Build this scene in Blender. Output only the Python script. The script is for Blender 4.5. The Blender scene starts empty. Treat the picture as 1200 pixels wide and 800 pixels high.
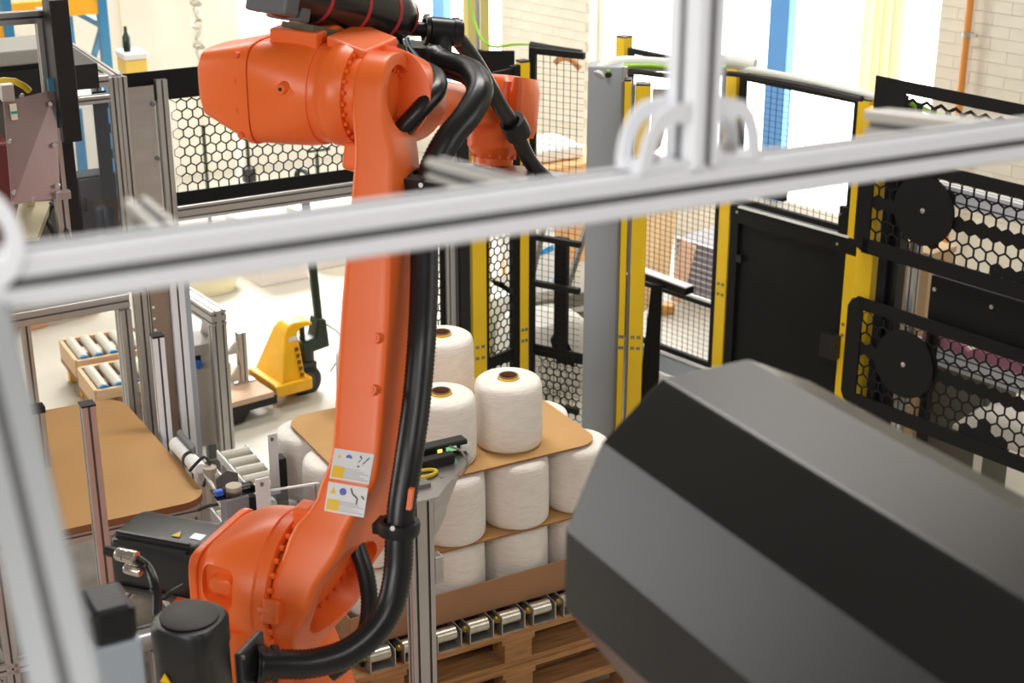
import bpy, bmesh, math, random
from mathutils import Vector as V, Matrix
from math import sin, cos, pi, radians as rad

SC = bpy.context.scene
COL = SC.collection
rnd = random.Random(7)

# ------------------------------------------------------------------ camera
cam_d = bpy.data.cameras.new('camera')
cam_d.sensor_width = 36.0
cam_d.lens = 55.5
cam_d.clip_start = 0.02
cam_d.clip_end = 100
cam_d.dof.use_dof = True
cam_d.dof.focus_distance = 5.0
cam_d.dof.aperture_fstop = 4.5
cam = bpy.data.objects.new('camera', cam_d)
COL.objects.link(cam)
cam.location = (0, 0, 3.6)
cam.rotation_euler = (rad(90 - 21.5), 0, 0)
SC.camera = cam

# ------------------------------------------------------------------ world, light, exposure
SC.view_settings.view_transform = 'Standard'
SC.view_settings.look = 'None'
SC.view_settings.gamma = 1.0
SC.view_settings.use_curve_mapping = False
SC.view_settings.exposure = 0.0
world = bpy.data.worlds.new('world')
SC.world = world
world.use_nodes = True
world.node_tree.nodes['Background'].inputs[0].default_value = (0.9, 0.95, 1.0, 1)
world.node_tree.nodes['Background'].inputs[1].default_value = 0.5
SC.cycles.max_bounces = 8
SC.cycles.transparent_max_bounces = 16
SC.cycles.caustics_reflective = False
SC.cycles.caustics_refractive = False


def area_light(name, loc, aim, sx, sy, power, color):
    d = bpy.data.lights.new(name, 'AREA')
    d.shape = 'RECTANGLE'
    d.size, d.size_y, d.energy, d.color = sx, sy, power, color
    o = bpy.data.objects.new(name, d)
    COL.objects.link(o)
    o.location = loc
    o.rotation_euler = (V(aim) - V(loc)).to_track_quat('-Z', 'Y').to_euler()
    return o


WINDOW_LIGHT = 5.0        # brightness of the daylit panes
area_light('fill_front', (-4.5, -4.0, 5.2), (-0.5, 4.0, 1.2), 5.0, 3.0, 385, (1.0, 0.98, 0.95))  # added fill light from behind the camera, no real window there
area_light('fill_right', (6.5, 2.0, 4.5), (0.5, 5.5, 1.0), 4.0, 2.5, 90, (1.0, 0.98, 0.95))  # added fill light inside the hall on the right, not a window
for lx, ly, lp in ((-3.0, 9.5, 190), (0.2, 6.0, 150), (2.2, 9.0, 60), (-6.0, 12.0, 170), (0.4, -1.4, 115)):
    area_light('fill_overhead', (lx, ly, 5.85), (lx, ly + .01, 0), 2.4, 0.8, lp, (1.0, 0.97, 0.92))  # unseen overhead lights, added; the last one brightens the front rail

dl = area_light('fill_left_floor', (-2.7, 12.4, 3.6), (-1.9, 10.4, 0), 1.8, 1.4, 105, (1.0, 0.98, 0.95))  # lamp added inside the left window to brighten the floor
dl.data.spread = rad(75)

# ------------------------------------------------------------------ materials
MATS = {}


def mat(name, col, rough=0.5, metal=0.0, vary=0.0, vscale=8.0, bump=0.0, bscale=60.0, spec=0.5, stretch=None, coat=0.0):
    if name in MATS:
        return MATS[name]
    m = bpy.data.materials.new(name)
    m.use_nodes = True
    nt = m.node_tree
    b = nt.nodes['Principled BSDF']
    b.inputs['Roughness'].default_value = rough
    b.inputs['Metallic'].default_value = metal
    b.inputs['Specular IOR Level'].default_value = spec
    b.inputs['Coat Weight'].default_value = coat
    b.inputs['Base Color'].default_value = (*col, 1)
    if vary or bump:
        tc = nt.nodes.new('ShaderNodeTexCoord')
        mp = nt.nodes.new('ShaderNodeMapping')
        nt.links.new(tc.outputs['Object'], mp.inputs[0])
        if stretch:
            mp.inputs['Scale'].default_value = stretch
    if vary:
        n = nt.nodes.new('ShaderNodeTexNoise')
        n.inputs['Scale'].default_value = vscale
        n.inputs['Detail'].default_value = 5
        nt.links.new(mp.outputs[0], n.inputs['Vector'])
        r = nt.nodes.new('ShaderNodeValToRGB')
        r.color_ramp.elements[0].position = 0.3
        r.color_ramp.elements[1].position = 0.7
        r.color_ramp.elements[0].color = tuple(max(0, c * (1 - vary)) for c in col) + (1,)
        r.color_ramp.elements[1].color = tuple(min(1, c * (1 + vary)) for c in col) + (1,)
        nt.links.new(n.outputs['Fac'], r.inputs[0])
        nt.links.new(r.outputs[0], b.inputs['Base Color'])
    if bump:
        n2 = nt.nodes.new('ShaderNodeTexNoise')
        n2.inputs['Scale'].default_value = bscale
        n2.inputs['Detail'].default_value = 3
        nt.links.new(mp.outputs[0], n2.inputs['Vector'])
        bp = nt.nodes.new('ShaderNodeBump')
        bp.inputs['Strength'].default_value = bump
        bp.inputs['Distance'].default_value = 0.004
        nt.links.new(n2.outputs['Fac'], bp.inputs['Height'])
        nt.links.new(bp.outputs[0], b.inputs['Normal'])
    MATS[name] = m
    return m


def emit(name, col, strength):
    m = bpy.data.materials.new(name)
    m.use_nodes = True
    b = m.node_tree.nodes['Principled BSDF']
    b.inputs['Base Color'].default_value = (0.6, 0.6, 0.6, 1)
    b.inputs['Emission Color'].default_value = (*col, 1)
    b.inputs['Emission Strength'].default_value = strength
    MATS[name] = m
    return m


def clear_sheet(name, tint, gloss):
    m = bpy.data.materials.new(name)
    m.use_nodes = True
    nt = m.node_tree
    nt.nodes.clear()
    out = nt.nodes.new('ShaderNodeOutputMaterial')
    mix = nt.nodes.new('ShaderNodeMixShader')
    tr = nt.nodes.new('ShaderNodeBsdfTransparent')
    gl = nt.nodes.new('ShaderNodeBsdfGlossy')
    fr = nt.nodes.new('ShaderNodeFresnel')
    mul = nt.nodes.new('ShaderNodeMath')
    mul.operation = 'MULTIPLY_ADD'
    mul.inputs[1].default_value = 1.0
    mul.inputs[2].default_value = gloss
    fr.inputs[0].default_value = 1.5
    nt.links.new(fr.outputs[0], mul.inputs[0])
    tr.inputs[0].default_value = (*tint, 1)
    gl.inputs['Roughness'].default_value = 0.06
    nt.links.new(mul.outputs[0], mix.inputs[0])
    nt.links.new(tr.outputs[0], mix.inputs[1])
    nt.links.new(gl.outputs[0], mix.inputs[2])
    nt.links.new(mix.outputs[0], out.inputs[0])
    MATS[name] = m
    return m


def cloth_mat(name, col, trans):
    m = mat(name, col, 0.9)
    nt = m.node_tree
    b = nt.nodes['Principled BSDF']
    t = nt.nodes.new('ShaderNodeBsdfTranslucent')
    t.inputs[0].default_value = (*col, 1)
    mx = nt.nodes.new('ShaderNodeMixShader')
    mx.inputs[0].default_value = trans
    o = nt.nodes['Material Output']
    nt.links.new(b.outputs[0], mx.inputs[1])
    nt.links.new(t.outputs[0], mx.inputs[2])
    nt.links.new(mx.outputs[0], o.inputs[0])
    return m


ORANGE = mat('robot_orange', (0.88, 0.15, 0.024), 0.36, vary=0.03, vscale=5, bump=0.05, bscale=140)
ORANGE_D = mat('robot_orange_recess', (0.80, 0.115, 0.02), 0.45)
BLACK = mat('black_paint', (0.010, 0.010, 0.011), 0.42, vary=0.1, spec=0.4)
BLACK_M = mat('black_sheet', (0.0075, 0.0075, 0.0075), 0.55, bump=0.04, bscale=200, spec=0.2)
MOTOR = mat('motor_black', (0.010, 0.010, 0.011), 0.38, bump=0.06, bscale=180)
MOTOR_CAP = mat('motor_cap', (0.022, 0.02, 0.019), 0.55)
RUBBER = mat('hose_rubber', (0.009, 0.009, 0.010), 0.33, bump=0.02)
ALU = mat('anodised_aluminium', (0.52, 0.51, 0.50), 0.38, 0.75, vary=0.04)
ALU_W = mat('bright_aluminium', (0.84, 0.86, 0.92), 0.5, 0.0, vary=0.02)
SLOT = mat('profile_slot', (0.16, 0.16, 0.17), 0.6, 0.3)
STEEL = mat('sheet_steel', (0.52, 0.49, 0.49), 0.33, 0.85, vary=0.07, vscale=4, stretch=(1, 1, 6))
ZINC = mat('zinc_plate', (0.55, 0.54, 0.50), 0.35, 0.8, vary=0.1)
GREY_P = mat('grey_paint', (0.33, 0.355, 0.39), 0.45)
GREY_BL = mat('blue_grey_paint', (0.40, 0.45, 0.52), 0.5)
YELLOW = mat('safety_yellow', (0.80, 0.52, 0.008), 0.45, vary=0.04)
YARN = mat('white_yarn', (0.83, 0.79, 0.73), 0.95, vary=0.05, vscale=22, bump=0.8, bscale=34, stretch=(1, 1, 4.5), spec=0.1)
CARD = mat('cardboard', (0.53, 0.30, 0.112), 0.8, vary=0.05, vscale=6, bump=0.03)
CARD_E = mat('cardboard_edge', (0.30, 0.13, 0.05), 0.9)
CARD_B = mat('cardboard_tray', (0.36, 0.19, 0.095), 0.85, vary=0.05)
FIBRE = mat('fibreboard', (0.50, 0.275, 0.10), 0.6, vary=0.05, vscale=3, bump=0.02)
FIBRE_E = mat('fibreboard_edge', (0.22, 0.085, 0.035), 0.8)
WOOD = mat('pallet_wood', (0.37, 0.185, 0.07), 0.8, vary=0.3, vscale=7, bump=0.3, bscale=30, stretch=(1, 12, 12))
WOOD_D = mat('aged_wood', (0.34, 0.17, 0.08), 0.8, vary=0.25, vscale=7)
WOOD_P = mat('pale_wood', (0.62, 0.42, 0.25), 0.75, vary=0.12, vscale=6, stretch=(1, 8, 8))
PVC = mat('grey_roller', (0.50, 0.47, 0.40), 0.4, vary=0.04)
BLUE_P = mat('blue_plastic', (0.02, 0.22, 0.46), 0.4)
BLUE_R = mat('rack_blue', (0.03, 0.20, 0.40), 0.5)
ORANGE_R = mat('rack_orange', (0.88, 0.42, 0.02), 0.5)
TRUCK_Y = mat('truck_yellow', (0.90, 0.47, 0.012), 0.35, vary=0.06, vscale=9)
WHITE = mat('white_plastic', (0.80, 0.80, 0.79), 0.5)
BEIGE = mat('beige_paint', (0.55, 0.50, 0.42), 0.5)
FLOOR = mat('floor_screed', (0.50, 0.47, 0.40), 0.42, vary=0.10, vscale=1.3, bump=0.05, bscale=20)
WALLM = mat('wall_paint', (0.74, 0.70, 0.61), 0.85, vary=0.05, vscale=3, bump=0.2, bscale=40)
WALLD = mat('hall_wall', (0.55, 0.52, 0.47), 0.9, vary=0.05)
CEIL = mat('ceiling_grey', (0.24, 0.24, 0.23), 0.9)
COPPER = mat('orange_pipe', (0.66, 0.26, 0.05), 0.4)
PINK = mat('pink_cloth', (0.60, 0.26, 0.36), 0.85, vary=0.12)
GREEN = mat('earth_green', (0.30, 0.60, 0.03), 0.5)
CABLE_W = mat('cable_white', (0.66, 0.67, 0.63), 0.5)
TEAL = mat('teal_plastic', (0.01, 0.30, 0.22), 0.45)
RED = mat('red_mark', (0.55, 0.02, 0.02), 0.5)
PINKRED = mat('sleeve_red', (0.40, 0.03, 0.04), 0.6)
SLEEVE = mat('sleeve_dark', (0.015, 0.013, 0.013), 0.22)
DARKGREEN = mat('dark_green', (0.012, 0.03, 0.02), 0.4)
NAVY = mat('navy_cloth', (0.03, 0.045, 0.12), 0.8, vary=0.2)
HOOD = mat('hood_black', (0.008, 0.0076, 0.007), 0.30, vary=0.1, vscale=3, bump=0.04, bscale=90, spec=0.38)
LABEL_W = mat('label_white', (0.72, 0.70, 0.72), 0.35, vary=0.04, vscale=30)
LABEL_Y = mat('label_yellow', (0.85, 0.50, 0.0), 0.4)
LABEL_B = mat('label_blue', (0.08, 0.10, 0.42), 0.4)
LABEL_G = mat('label_grey', (0.45, 0.45, 0.46), 0.5)
MAROON = mat('maroon_paint', (0.12, 0.02, 0.02), 0.5)
TAN = mat('tan_panel', (0.66, 0.47, 0.28), 0.7)
CREAM = mat('cream_panel', (0.80, 0.72, 0.52), 0.7)
PANE = emit('daylit_pane', (1.0, 0.985, 0.95), WINDOW_LIGHT)
LED_Y = emit('led_yellow', (1.0, 0.7, 0.05), 1.5)
LED_G = emit('led_green', (0.05, 0.8, 0.2), 0.5)
CLEAR = clear_sheet('clear_polycarbonate', (0.86, 0.88, 0.92), 0.03)
CURTAIN = cloth_mat('curtain_yellow', (0.93, 0.89, 0.72), 0.45)

# ------------------------------------------------------------------ mesh builder
ROOTM = {}


class B:
    def __init__(self, **kw):
        self.bm = bmesh.new()
        self.mi = 0

    def face(self, vs):
        try:
            f = self.bm.faces.new(vs)
            f.material_index = self.mi
            return f
        except ValueError:
            return None

    def hull(self, r0, r1):
        n = len(r0)
        for i in range(n):
            self.face((r0[i], r0[(i + 1) % n], r1[(i + 1) % n], r1[i]))

    def ring(self, pts):
        return [self.bm.verts.new(V(p)) for p in pts]

    def loft(self, rings, cap=True, closed=False):
        rs = [self.ring(r) for r in rings]
        for a, b in zip(rs[:-1], rs[1:]):
            self.hull(a, b)
        if closed:
            self.hull(rs[-1], rs[0])
        elif cap:
            self.face(list(reversed(rs[0])))
            self.face(rs[-1])
        return self

    def prism(self, pts, vec):
        vec = V(vec)
        return self.loft([[V(p) for p in pts], [V(p) + vec for p in pts]])

    def box(self, c, s, ex=(1, 0, 0), ey=(0, 1, 0), ez=(0, 0, 1)):
        c, ex, ey, ez = V(c), V(ex).normalized() * s[0] / 2, V(ey).normalized() * s[1] / 2, V(ez).normalized() * s[2] / 2
        r0 = [c - ex - ey - ez, c + ex - ey - ez, c + ex + ey - ez, c - ex + ey - ez]
        return self.loft([r0, [p + 2 * ez for p in r0]])

    def bar(self, p0, p1, w, h, up=(0, 0, 1)):
        p0, p1 = V(p0), V(p1)
        d = (p1 - p0).normalized()
        u = V(up)
        u = (u - d * u.dot(d)).normalized()
        s = d.cross(u)
        q = [s * w / 2 + u * h / 2, -s * w / 2 + u * h / 2, -s * w / 2 - u * h / 2, s * w / 2 - u * h / 2]
        return self.loft([[p0 + k for k in q], [p1 + k for k in q]])

    def cyl(self, p0, p1, r0, r1=None, n=20, cap=True):
        r1 = r0 if r1 is None else r1
        p0, p1 = V(p0), V(p1)
        d = (p1 - p0).normalized()
        s = d.orthogonal().normalized()
        t = d.cross(s)
        c = [(cos(2 * pi * i / n), sin(2 * pi * i / n)) for i in range(n)]
        return self.loft([[p0 + (s * a + t * b) * r0 for a, b in c], [p1 + (s * a + t * b) * r1 for a, b in c]], cap)

    def lathe(self, prof, o=(0, 0, 0), ax=(0, 0, 1), n=32):
        o, d = V(o), V(ax).normalized()
        s = d.orthogonal().normalized()
        t = d.cross(s)
        rings = []
        for r, h in prof:
            rings.append([o + d * h + (s * cos(2 * pi * i / n) + t * sin(2 * pi * i / n)) * r for i in range(n)])
        return self.loft(rings, closed=(len(prof) > 2 and prof[0][0] > 0 and abs(prof[0][0] - prof[-1][0]) < 1e-9))

    def tube(self, pts, r, n=10, rib=0.0, step=None):
        pts = spline(pts, step) if step else [V(p) for p in pts]
        if rib:
            out = []
            acc = []
            for i, p in enumerate(pts):
                acc.append(r if (i % 2) else r - rib)
            rad_ = acc
        else:
            rad_ = [r] * len(pts)
        nrm = None
        rings = []
        for i, p in enumerate(pts):
            d = (pts[min(i + 1, len(pts) - 1)] - pts[max(i - 1, 0)]).normalized()
            if nrm is None:
                nrm = d.orthogonal().normalized()
            nrm = (nrm - d * nrm.dot(d)).normalized()
            t = d.cross(nrm)
            rings.append([p + (nrm * cos(2 * pi * k / n) + t * sin(2 * pi * k / n)) * rad_[i] for k in range(n)])
        return self.loft(rings)

    def profile(self, p0, p1, w, h, up=(0, 0, 1), slot=0.008, depth=0.007, pitch=0.045, chamfer=0.002):
        """extruded slotted section from p0 to p1"""
        p0, p1 = V(p0), V(p1)
        d = (p1 - p0).normalized()
        u = V(up)
        u = (u - d * u.dot(d)).normalized()
        s = d.cross(u)
        per = []

        def side(a, b, length, inward):
            k = max(1, int(round(length / pitch)))
            per.append((a + (b - a) * (chamfer / length), 0))
            for j in range(k):
                t = (j + 0.5) / k
                c = a + (b - a) * t
                e = (b - a).normalized()
                per.append((c - e * slot / 2, 1))
                per.append((c - e * slot / 2 + inward * depth, 1))
                per.append((c + e * slot / 2 + inward * depth, 1))
                per.append((c + e * slot / 2, 0))
            per.append((b - (b - a) * (chamfer / length), 0))
        c0, c1, c2, c3 = s * w / 2 + u * h / 2, -s * w / 2 + u * h / 2, -s * w / 2 - u * h / 2, s * w / 2 - u * h / 2
        side(c0, c1, w, -u)
        side(c1, c2, h, s)
        side(c2, c3, w, u)
        side(c3, c0, h, -s)
        a = self.ring([p0 + q for q, f in per])
        b = self.ring([p1 + q for q, f in per])
        n = len(per)
        keep = self.mi
        for i in range(n):
            self.mi = 1 if per[i][1] else keep
            self.face((a[i], b[i], b[(i + 1) % n], a[(i + 1) % n]))
        self.mi = keep
        self.face(a)
        self.face(list(reversed(b)))
        return self

    def hexes(self, o, ex, ey, w, h, pitch, web, th, solid=None, skip=None):
        """perforated sheet: hexagonal cells with real holes; solid(x, y) leaves the cell closed, skip(x, y) omits it"""
        o, ex, ey = V(o), V(ex).normalized(), V(ey).normalized()
        nz = ex.cross(ey) * th
        R = pitch / math.sqrt(3)
        r = (pitch - web) / math.sqrt(3)
        rows = int(h / (R * 1.5)) + 1
        cols = int(w / pitch) + 1
        for j in range(rows):
            for i in range(cols):
                x = pitch * (i + 0.5 + (0.5 if j % 2 else 0))
                y = R + j * R * 1.5
                if x > w or y > h or (skip and skip(x, y)):
                    continue
                c = o + ex * x + ey * y
                k = [(cos(pi / 6 + pi / 3 * q), sin(pi / 6 + pi / 3 * q)) for q in range(6)]
                outer = self.ring([c + (ex * a + ey * b) * R for a, b in k])
                if solid and solid(x, y):
                    self.face(outer)
                    continue
                inner = self.ring([c + (ex * a + ey * b) * r for a, b in k])
                back = self.ring([c + (ex * a + ey * b) * r - nz for a, b in k])
                for q in range(6):
                    p = (q + 1) % 6
                    self.face((outer[q], outer[p], inner[p], inner[q]))
                    self.face((inner[q], inner[p], back[p], back[q]))
        return self

    def done(self, name, mats, parent=None, smooth=None, bevel=0.0, seg=2, label=None, recalc=True):
        bm = self.bm
        if parent is not None and parent.name in ROOTM:
            bm.transform(ROOTM[parent.name])
        if recalc:
            bmesh.ops.recalc_face_normals(bm, faces=bm.faces[:])
        me = bpy.data.meshes.new(name)
        bm.to_mesh(me)
        bm.free()
        for m in (mats if isinstance(mats, (list, tuple)) else [mats]):
            me.materials.append(m)
        o = bpy.data.objects.new(name, me)
        COL.objects.link(o)
        if smooth is not None:
            for p in me.polygons:
                p.use_smooth = True
            me.set_sharp_from_angle(angle=rad(smooth))
        if bevel:
            md = o.modifiers.new('bevel', 'BEVEL')
            md.width = bevel
            md.segments = seg
            md.limit_method = 'ANGLE'
            md.angle_limit = rad(35)
            md.harden_normals = False
        if parent is not None:
            o.parent = parent
            if parent.name in ROOTM:
                ROOTM[o.name] = ROOTM[parent.name]
        if label:
            o['label'] = label
        return o


def spline(pts, step):
    pts = [V(p) for p in pts]
    P = [pts[0] * 2 - pts[1]] + pts + [pts[-1] * 2 - pts[-2]]
    raw = []
    for i in range(1, len(P) - 2):
        for k in range(24):
            t = k / 24
            a, b, c, d = P[i - 1], P[i], P[i + 1], P[i + 2]
            raw.append(0.5 * ((2 * b) + (c - a) * t + (2 * a - 5 * b + 4 * c - d) * t * t + (3 * b - a - 3 * c + d) * t ** 3))
    raw.append(pts[-1])
    out = [raw[0]]
    acc = 0.0
    for a, b in zip(raw[:-1], raw[1:]):
        L = (b - a).length
        while acc + L >= step and L > 1e-9:
            t = (step - acc) / L
            a = a + (b - a) * t
            out.append(a.copy())
            L = (b - a).length
            acc = 0.0
        acc += L
    if (out[-1] - raw[-1]).length > step * 0.3:
        out.append(raw[-1])
    return out


def tag(o, label=None, cat=None, group=None, kind=None):
    if label:
        o['label'] = label
    if cat:
        o['category'] = cat
    if group:
        o['group'] = group
    if kind:
        o['kind'] = kind
    return o


def thing(name, loc, label, cat, group=None, rz=0.0):
    o = bpy.data.objects.new(name, None)
    COL.objects.link(o)
    o.empty_display_size = 0.1
    o.location = loc
    o.rotation_euler = (0, 0, rz)
    m = Matrix.Translation(V(loc)) @ Matrix.Rotation(rz, 4, 'Z')
    ROOTM[o.name] = m.inverted()
    return tag(o, label, cat, group)


def struct(b, name, m, parent=None, **kw):
    o = b.done(name, m, parent, **kw)
    if parent is None:
        o['kind'] = 'structure'
    return o


def copy_tree(o, parent=None):
    c = o.copy()
    COL.objects.link(c)
    c.parent = parent
    for ch in list(o.children):
        copy_tree(ch, c)
    return c


def boolean(o, cutter_b, op='DIFFERENCE'):
    co = cutter_b.done('cutter', BLACK, o.parent)
    md = o.modifiers.new('cut', 'BOOLEAN')
    md.operation = op
    md.object = co
    md.solver = 'EXACT'
    while o.modifiers[0] != md:
        o.modifiers.move(len(o.modifiers) - 1, 0) if False else bpy.context.view_layer.update()
        break
    dg = bpy.context.evaluated_depsgraph_get()
    dg.update()
    me = bpy.data.meshes.new_from_object(o.evaluated_get(dg))
    o.modifiers.clear()
    old = o.data
    o.data = me
    me.name = old.name
    bpy.data.objects.remove(co)
    return o


def smooth_bevel(o, width, seg=3, angle=35):
    md = o.modifiers.new('bevel', 'BEVEL')
    md.width = width
    md.segments = seg
    md.limit_method = 'ANGLE'
    md.angle_limit = rad(angle)
    for p in o.data.polygons:
        p.use_smooth = True
    o.data.set_sharp_from_angle(angle=rad(50))
    return o


def superring(c, ex, ey, a, b, n, k=32):
    c, ex, ey = V(c), V(ex), V(ey)
    out = []
    for i in range(k):
        t = 2 * pi * i / k
        ct, st = cos(t), sin(t)
        out.append(c + ex * (a * math.copysign(abs(ct) ** (2 / n), ct)) + ey * (b * math.copysign(abs(st) ** (2 / n), st)))
    return out


def txt(name, body, size, o, ex, ey, m, parent, depth=0.0005):
    cu = bpy.data.curves.new(name, 'FONT')
    cu.body = body
    cu.size = size
    cu.align_x = 'CENTER'
    cu.align_y = 'CENTER'
    cu.extrude = depth
    tmp = bpy.data.objects.new(name, cu)
    COL.objects.link(tmp)
    dg = bpy.context.evaluated_depsgraph_get()
    me = bpy.data.meshes.new_from_object(tmp.evaluated_get(dg))
    bpy.data.objects.remove(tmp)
    ex, ey = V(ex).normalized(), V(ey).normalized()
    ez = ex.cross(ey)
    M = Matrix(((ex.x, ey.x, ez.x, o[0]), (ex.y, ey.y, ez.y, o[1]), (ex.z, ey.z, ez.z, o[2]), (0, 0, 0, 1)))
    if parent.name in ROOTM:
        M = ROOTM[parent.name] @ M
    me.transform(M)
    me.materials.append(m)
    ob = bpy.data.objects.new(name, me)
    COL.objects.link(ob)
    ob.parent = parent
    return ob


Z = V((0, 0, 1))
# two horizontal axes of the robot cell, and the run of the fence
UX = V((sin(rad(61.3)), cos(rad(61.3)), 0))
VX = V((-UX.y, UX.x, 0))
WX = V((sin(rad(42)), -cos(rad(42)), 0))
WN = V((-cos(rad(42)), -sin(rad(42)), 0))      # towards the camera side of the fence

# ------------------------------------------------------------------ the hall
b = B()
b.box((-1.0, 6.5, -0.05), (22, 26, 0.1))
struct(b, 'floor', FLOOR)
b = B()
b.box((-1.0, 6.5, 6.05), (22, 26, 0.1))
struct(b, 'ceiling', CEIL)
b = B(); b.box((-1, -6.4, 3), (22, 0.2, 6)); struct(b, 'wall_front', WALLD)
b = B(); b.box((8.9, 6.5, 3), (0.2, 26, 6)); struct(b, 'wall_right', WALLD)
b = B()
b.box((-11.9, -1.25, 3), (0.2, 10.5, 6)); b.box((-11.9, 15.0, 3), (0.2, 9, 6)); b.box((-11.9, 7.25, .7), (0.2, 6.5, 1.4)); b.box((-11.9, 7.25, 5.5), (0.2, 6.5, 1.0))
struct(b, 'wall_left', WALLD)

# back wall, run of the fence direction, with two windows
WB = V((1.408, 11.3, 0))


def wb(s, z, off=0.0):
    return WB + WX * s + WN * off + Z * z


def wb_s(px):
    return px


S_PIER_L = (V((-0.0838, 12.96, 1.27)) - WB).dot(WX)
S_PIER_R = (V((0.6043, 12.2, 1.408)) - WB).dot(WX)
S_WIN_R = (V((2.671, 9.901, 1.66)) - WB).dot(WX)
S_LEFT = (V((-0.9768, 13.95, 1.092)) - WB).dot(WX)
SILL = 0.35
HEAD = 3.4
b = B()


def wallseg(b, s0, s1, z0, z1, th=0.25):
    p = wb((s0 + s1) / 2, (z0 + z1) / 2, -th / 2)
    b.box(p, (s1 - s0, th, z1 - z0), WX, WN, Z)


wallseg(b, S_LEFT - .3, S_PIER_L, 0, SILL)
wallseg(b, S_PIER_L, S_PIER_R, 0, 6)
wallseg(b, S_PIER_R, S_WIN_R, 0, SILL)
wallseg(b, S_WIN_R, S_WIN_R + 7, 0, 6)
wallseg(b, S_LEFT - .3, S_PIER_L, HEAD, 6)
wallseg(b, S_PIER_R, S_WIN_R, HEAD, 6)
back_wall = struct(b, 'wall_back', WALLM)

# painted bricks of the two piers, each a piece of the wall
brick_me = None
bl, bh = 0.245, 0.075
for s0, s1, z1 in ((S_PIER_L + .01, S_PIER_R - .01, 2.1), (S_WIN_R + .01, S_WIN_R + 1.25, 2.35)):
    j = 0
    z = 0.0
    while z < z1:
        s = s0 - (bl / 2 if j % 2 else 0)
        while s < s1 - 0.05:
            a, e = max(s, s0), min(s + bl - .002, s1)
            if z > 0.55 and e - a > .08:
                if e - a > bl - .01:
                    if brick_me is None:
                        bb = B()
                        bb.box((0, 0, 0), (bl - .0022, .02, bh - .0022), WX, WN, Z)
                        o = bb.done('brick', WALLM, None)
                        brick_me = o.data
                    else:
                        o = bpy.data.objects.new('brick', brick_me)
                        COL.objects.link(o)
                    o.location = wb((a + e) / 2, z + bh / 2, .0005 + rnd.random() * .001)
                    o.parent = back_wall
                else:
                    bb = B()
                    bb.box((0, 0, 0), (e - a, .02, bh - .0022), WX, WN, Z)
                    o = bb.done('brick', WALLM, back_wall)
                    o.location = wb((a + e) / 2, z + bh / 2, .0005 + rnd.random() * .001)
            s += bl
        z += bh
        j += 1


def window_unit(name, s0, s1, mull, fmat, P=wb, ax=WX, nn=WN, z0=SILL, z1=HEAD):
    b = B()
    w = thing(name, tuple(P((s0 + s1) / 2, z0, -.12)), None, None)
    w['kind'] = 'structure'
    b = B()
    for z in (z0 + .03, z1 - .03):
        b.box(P((s0 + s1) / 2, z, -.12), (s1 - s0, .06, .06), ax, nn, Z)
    for s in (s0 + .03, s1 - .03):
        b.box(P(s, (z0 + z1) / 2, -.12), (.06, .06, z1 - z0 - .12), ax, nn, Z)
    b.done('window_frame', fmat, w)
    for s, ww in mull:
        b = B()
        b.box(P(s, (z0 + z1) / 2, -.10), (ww, .09, z1 - z0 - .1), ax, nn, Z)
        b.done('mullion', BLUE_W, w)
    cuts = [s0 + .06] + [s for s, _ in mull] + [s1 - .06]
    for a, e in zip(cuts[:-1], cuts[1:]):
        b = B()
        b.box(P((a + e) / 2, (z0 + z1) / 2, -.14), (e - a - .01, .012, z1 - z0 - .12), ax, nn, Z)
        b.done('pane', PANE, w)
    return w


BLUE_W = mat('window_blue', (0.10, 0.32, 0.72), 0.4)
WHITE_W = mat('window_white', (0.80, 0.79, 0.74), 0.5)


def ws(px, py=40):
    return 0


S_BLUE1 = (V((-0.6733, 13.62, 1.226)) - WB).dot(WX)
S_BLUE2 = (V((1.795, 10.87, 1.587)) - WB).dot(WX)
window_unit('window_1', S_PIER_R, S_WIN_R, [(S_BLUE2, .17)], WHITE_W)
window_unit('window_2', S_LEFT + .02, S_PIER_L, [(S_BLUE1, .16)], WHITE_W)


def curtain(s0, s1, z0, z1, off, folds, label, P=wb, ax=WX, nn=WN):
    b = B()
    n = folds * 8
    pts = []
    for i in range(n + 1):
        t = i / n
        pts.append((s0 + (s1 - s0) * t, off + .035 * sin(2 * pi * folds * t) + .01 * sin(2 * pi * folds * 2.3 * t)))
    lo = b.ring([P(s, z0, o) for s, o in pts])
    hi = b.ring([P(s, z1, o) for s, o in pts])
    lo2 = b.ring([P(s, z0, o + .004) for s, o in pts])
    hi2 = b.ring([P(s, z1, o + .004) for s, o in pts])
    for q in range(n):
        b.face((lo[q], lo[q + 1], hi[q + 1], hi[q]))
        b.face((lo2[q + 1], lo2[q], hi2[q], hi2[q + 1]))
    b.hull([lo[0], lo2[0]], [hi[0], hi2[0]])
    o = b.done('curtain', CURTAIN, None, smooth=60)
    tag(o, label, 'curtain')
    return o


sc = lambda p: (V(p) - WB).dot(WX)
curtain(sc((2.346, 10.26, 1.589)), sc((2.537, 10.05, 1.631)), .55, 3.3, .10, 4, 'pale yellow curtain gathered near the right end of the bright window')
curtain(sc((-0.3125, 13.21, 1.295)), sc((-0.1258, 13.01, 1.332)), .55, 3.3, .10, 3, 'pale yellow curtain beside the white brick pier')
for s in (S_PIER_R, S_PIER_L):
    pass
b = B()
b.bar(wb(S_LEFT, 3.34, .10), wb(S_WIN_R + .1, 3.34, .10), .03, .03)
struct(b, 'trim_1', WHITE_W)

# left part of the back, turned along the other axis
WL = wb(S_LEFT, 0)


def wl(s, z, off=0.0):
    return WL - UX * s - VX * off + Z * z


b = B()


def wlseg(s0, s1, z0, z1, th=.25):
    b.box(wl((s0 + s1) / 2, (z0 + z1) / 2, -th / 2), (s1 - s0, th, z1 - z0), UX, VX, Z)


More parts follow.
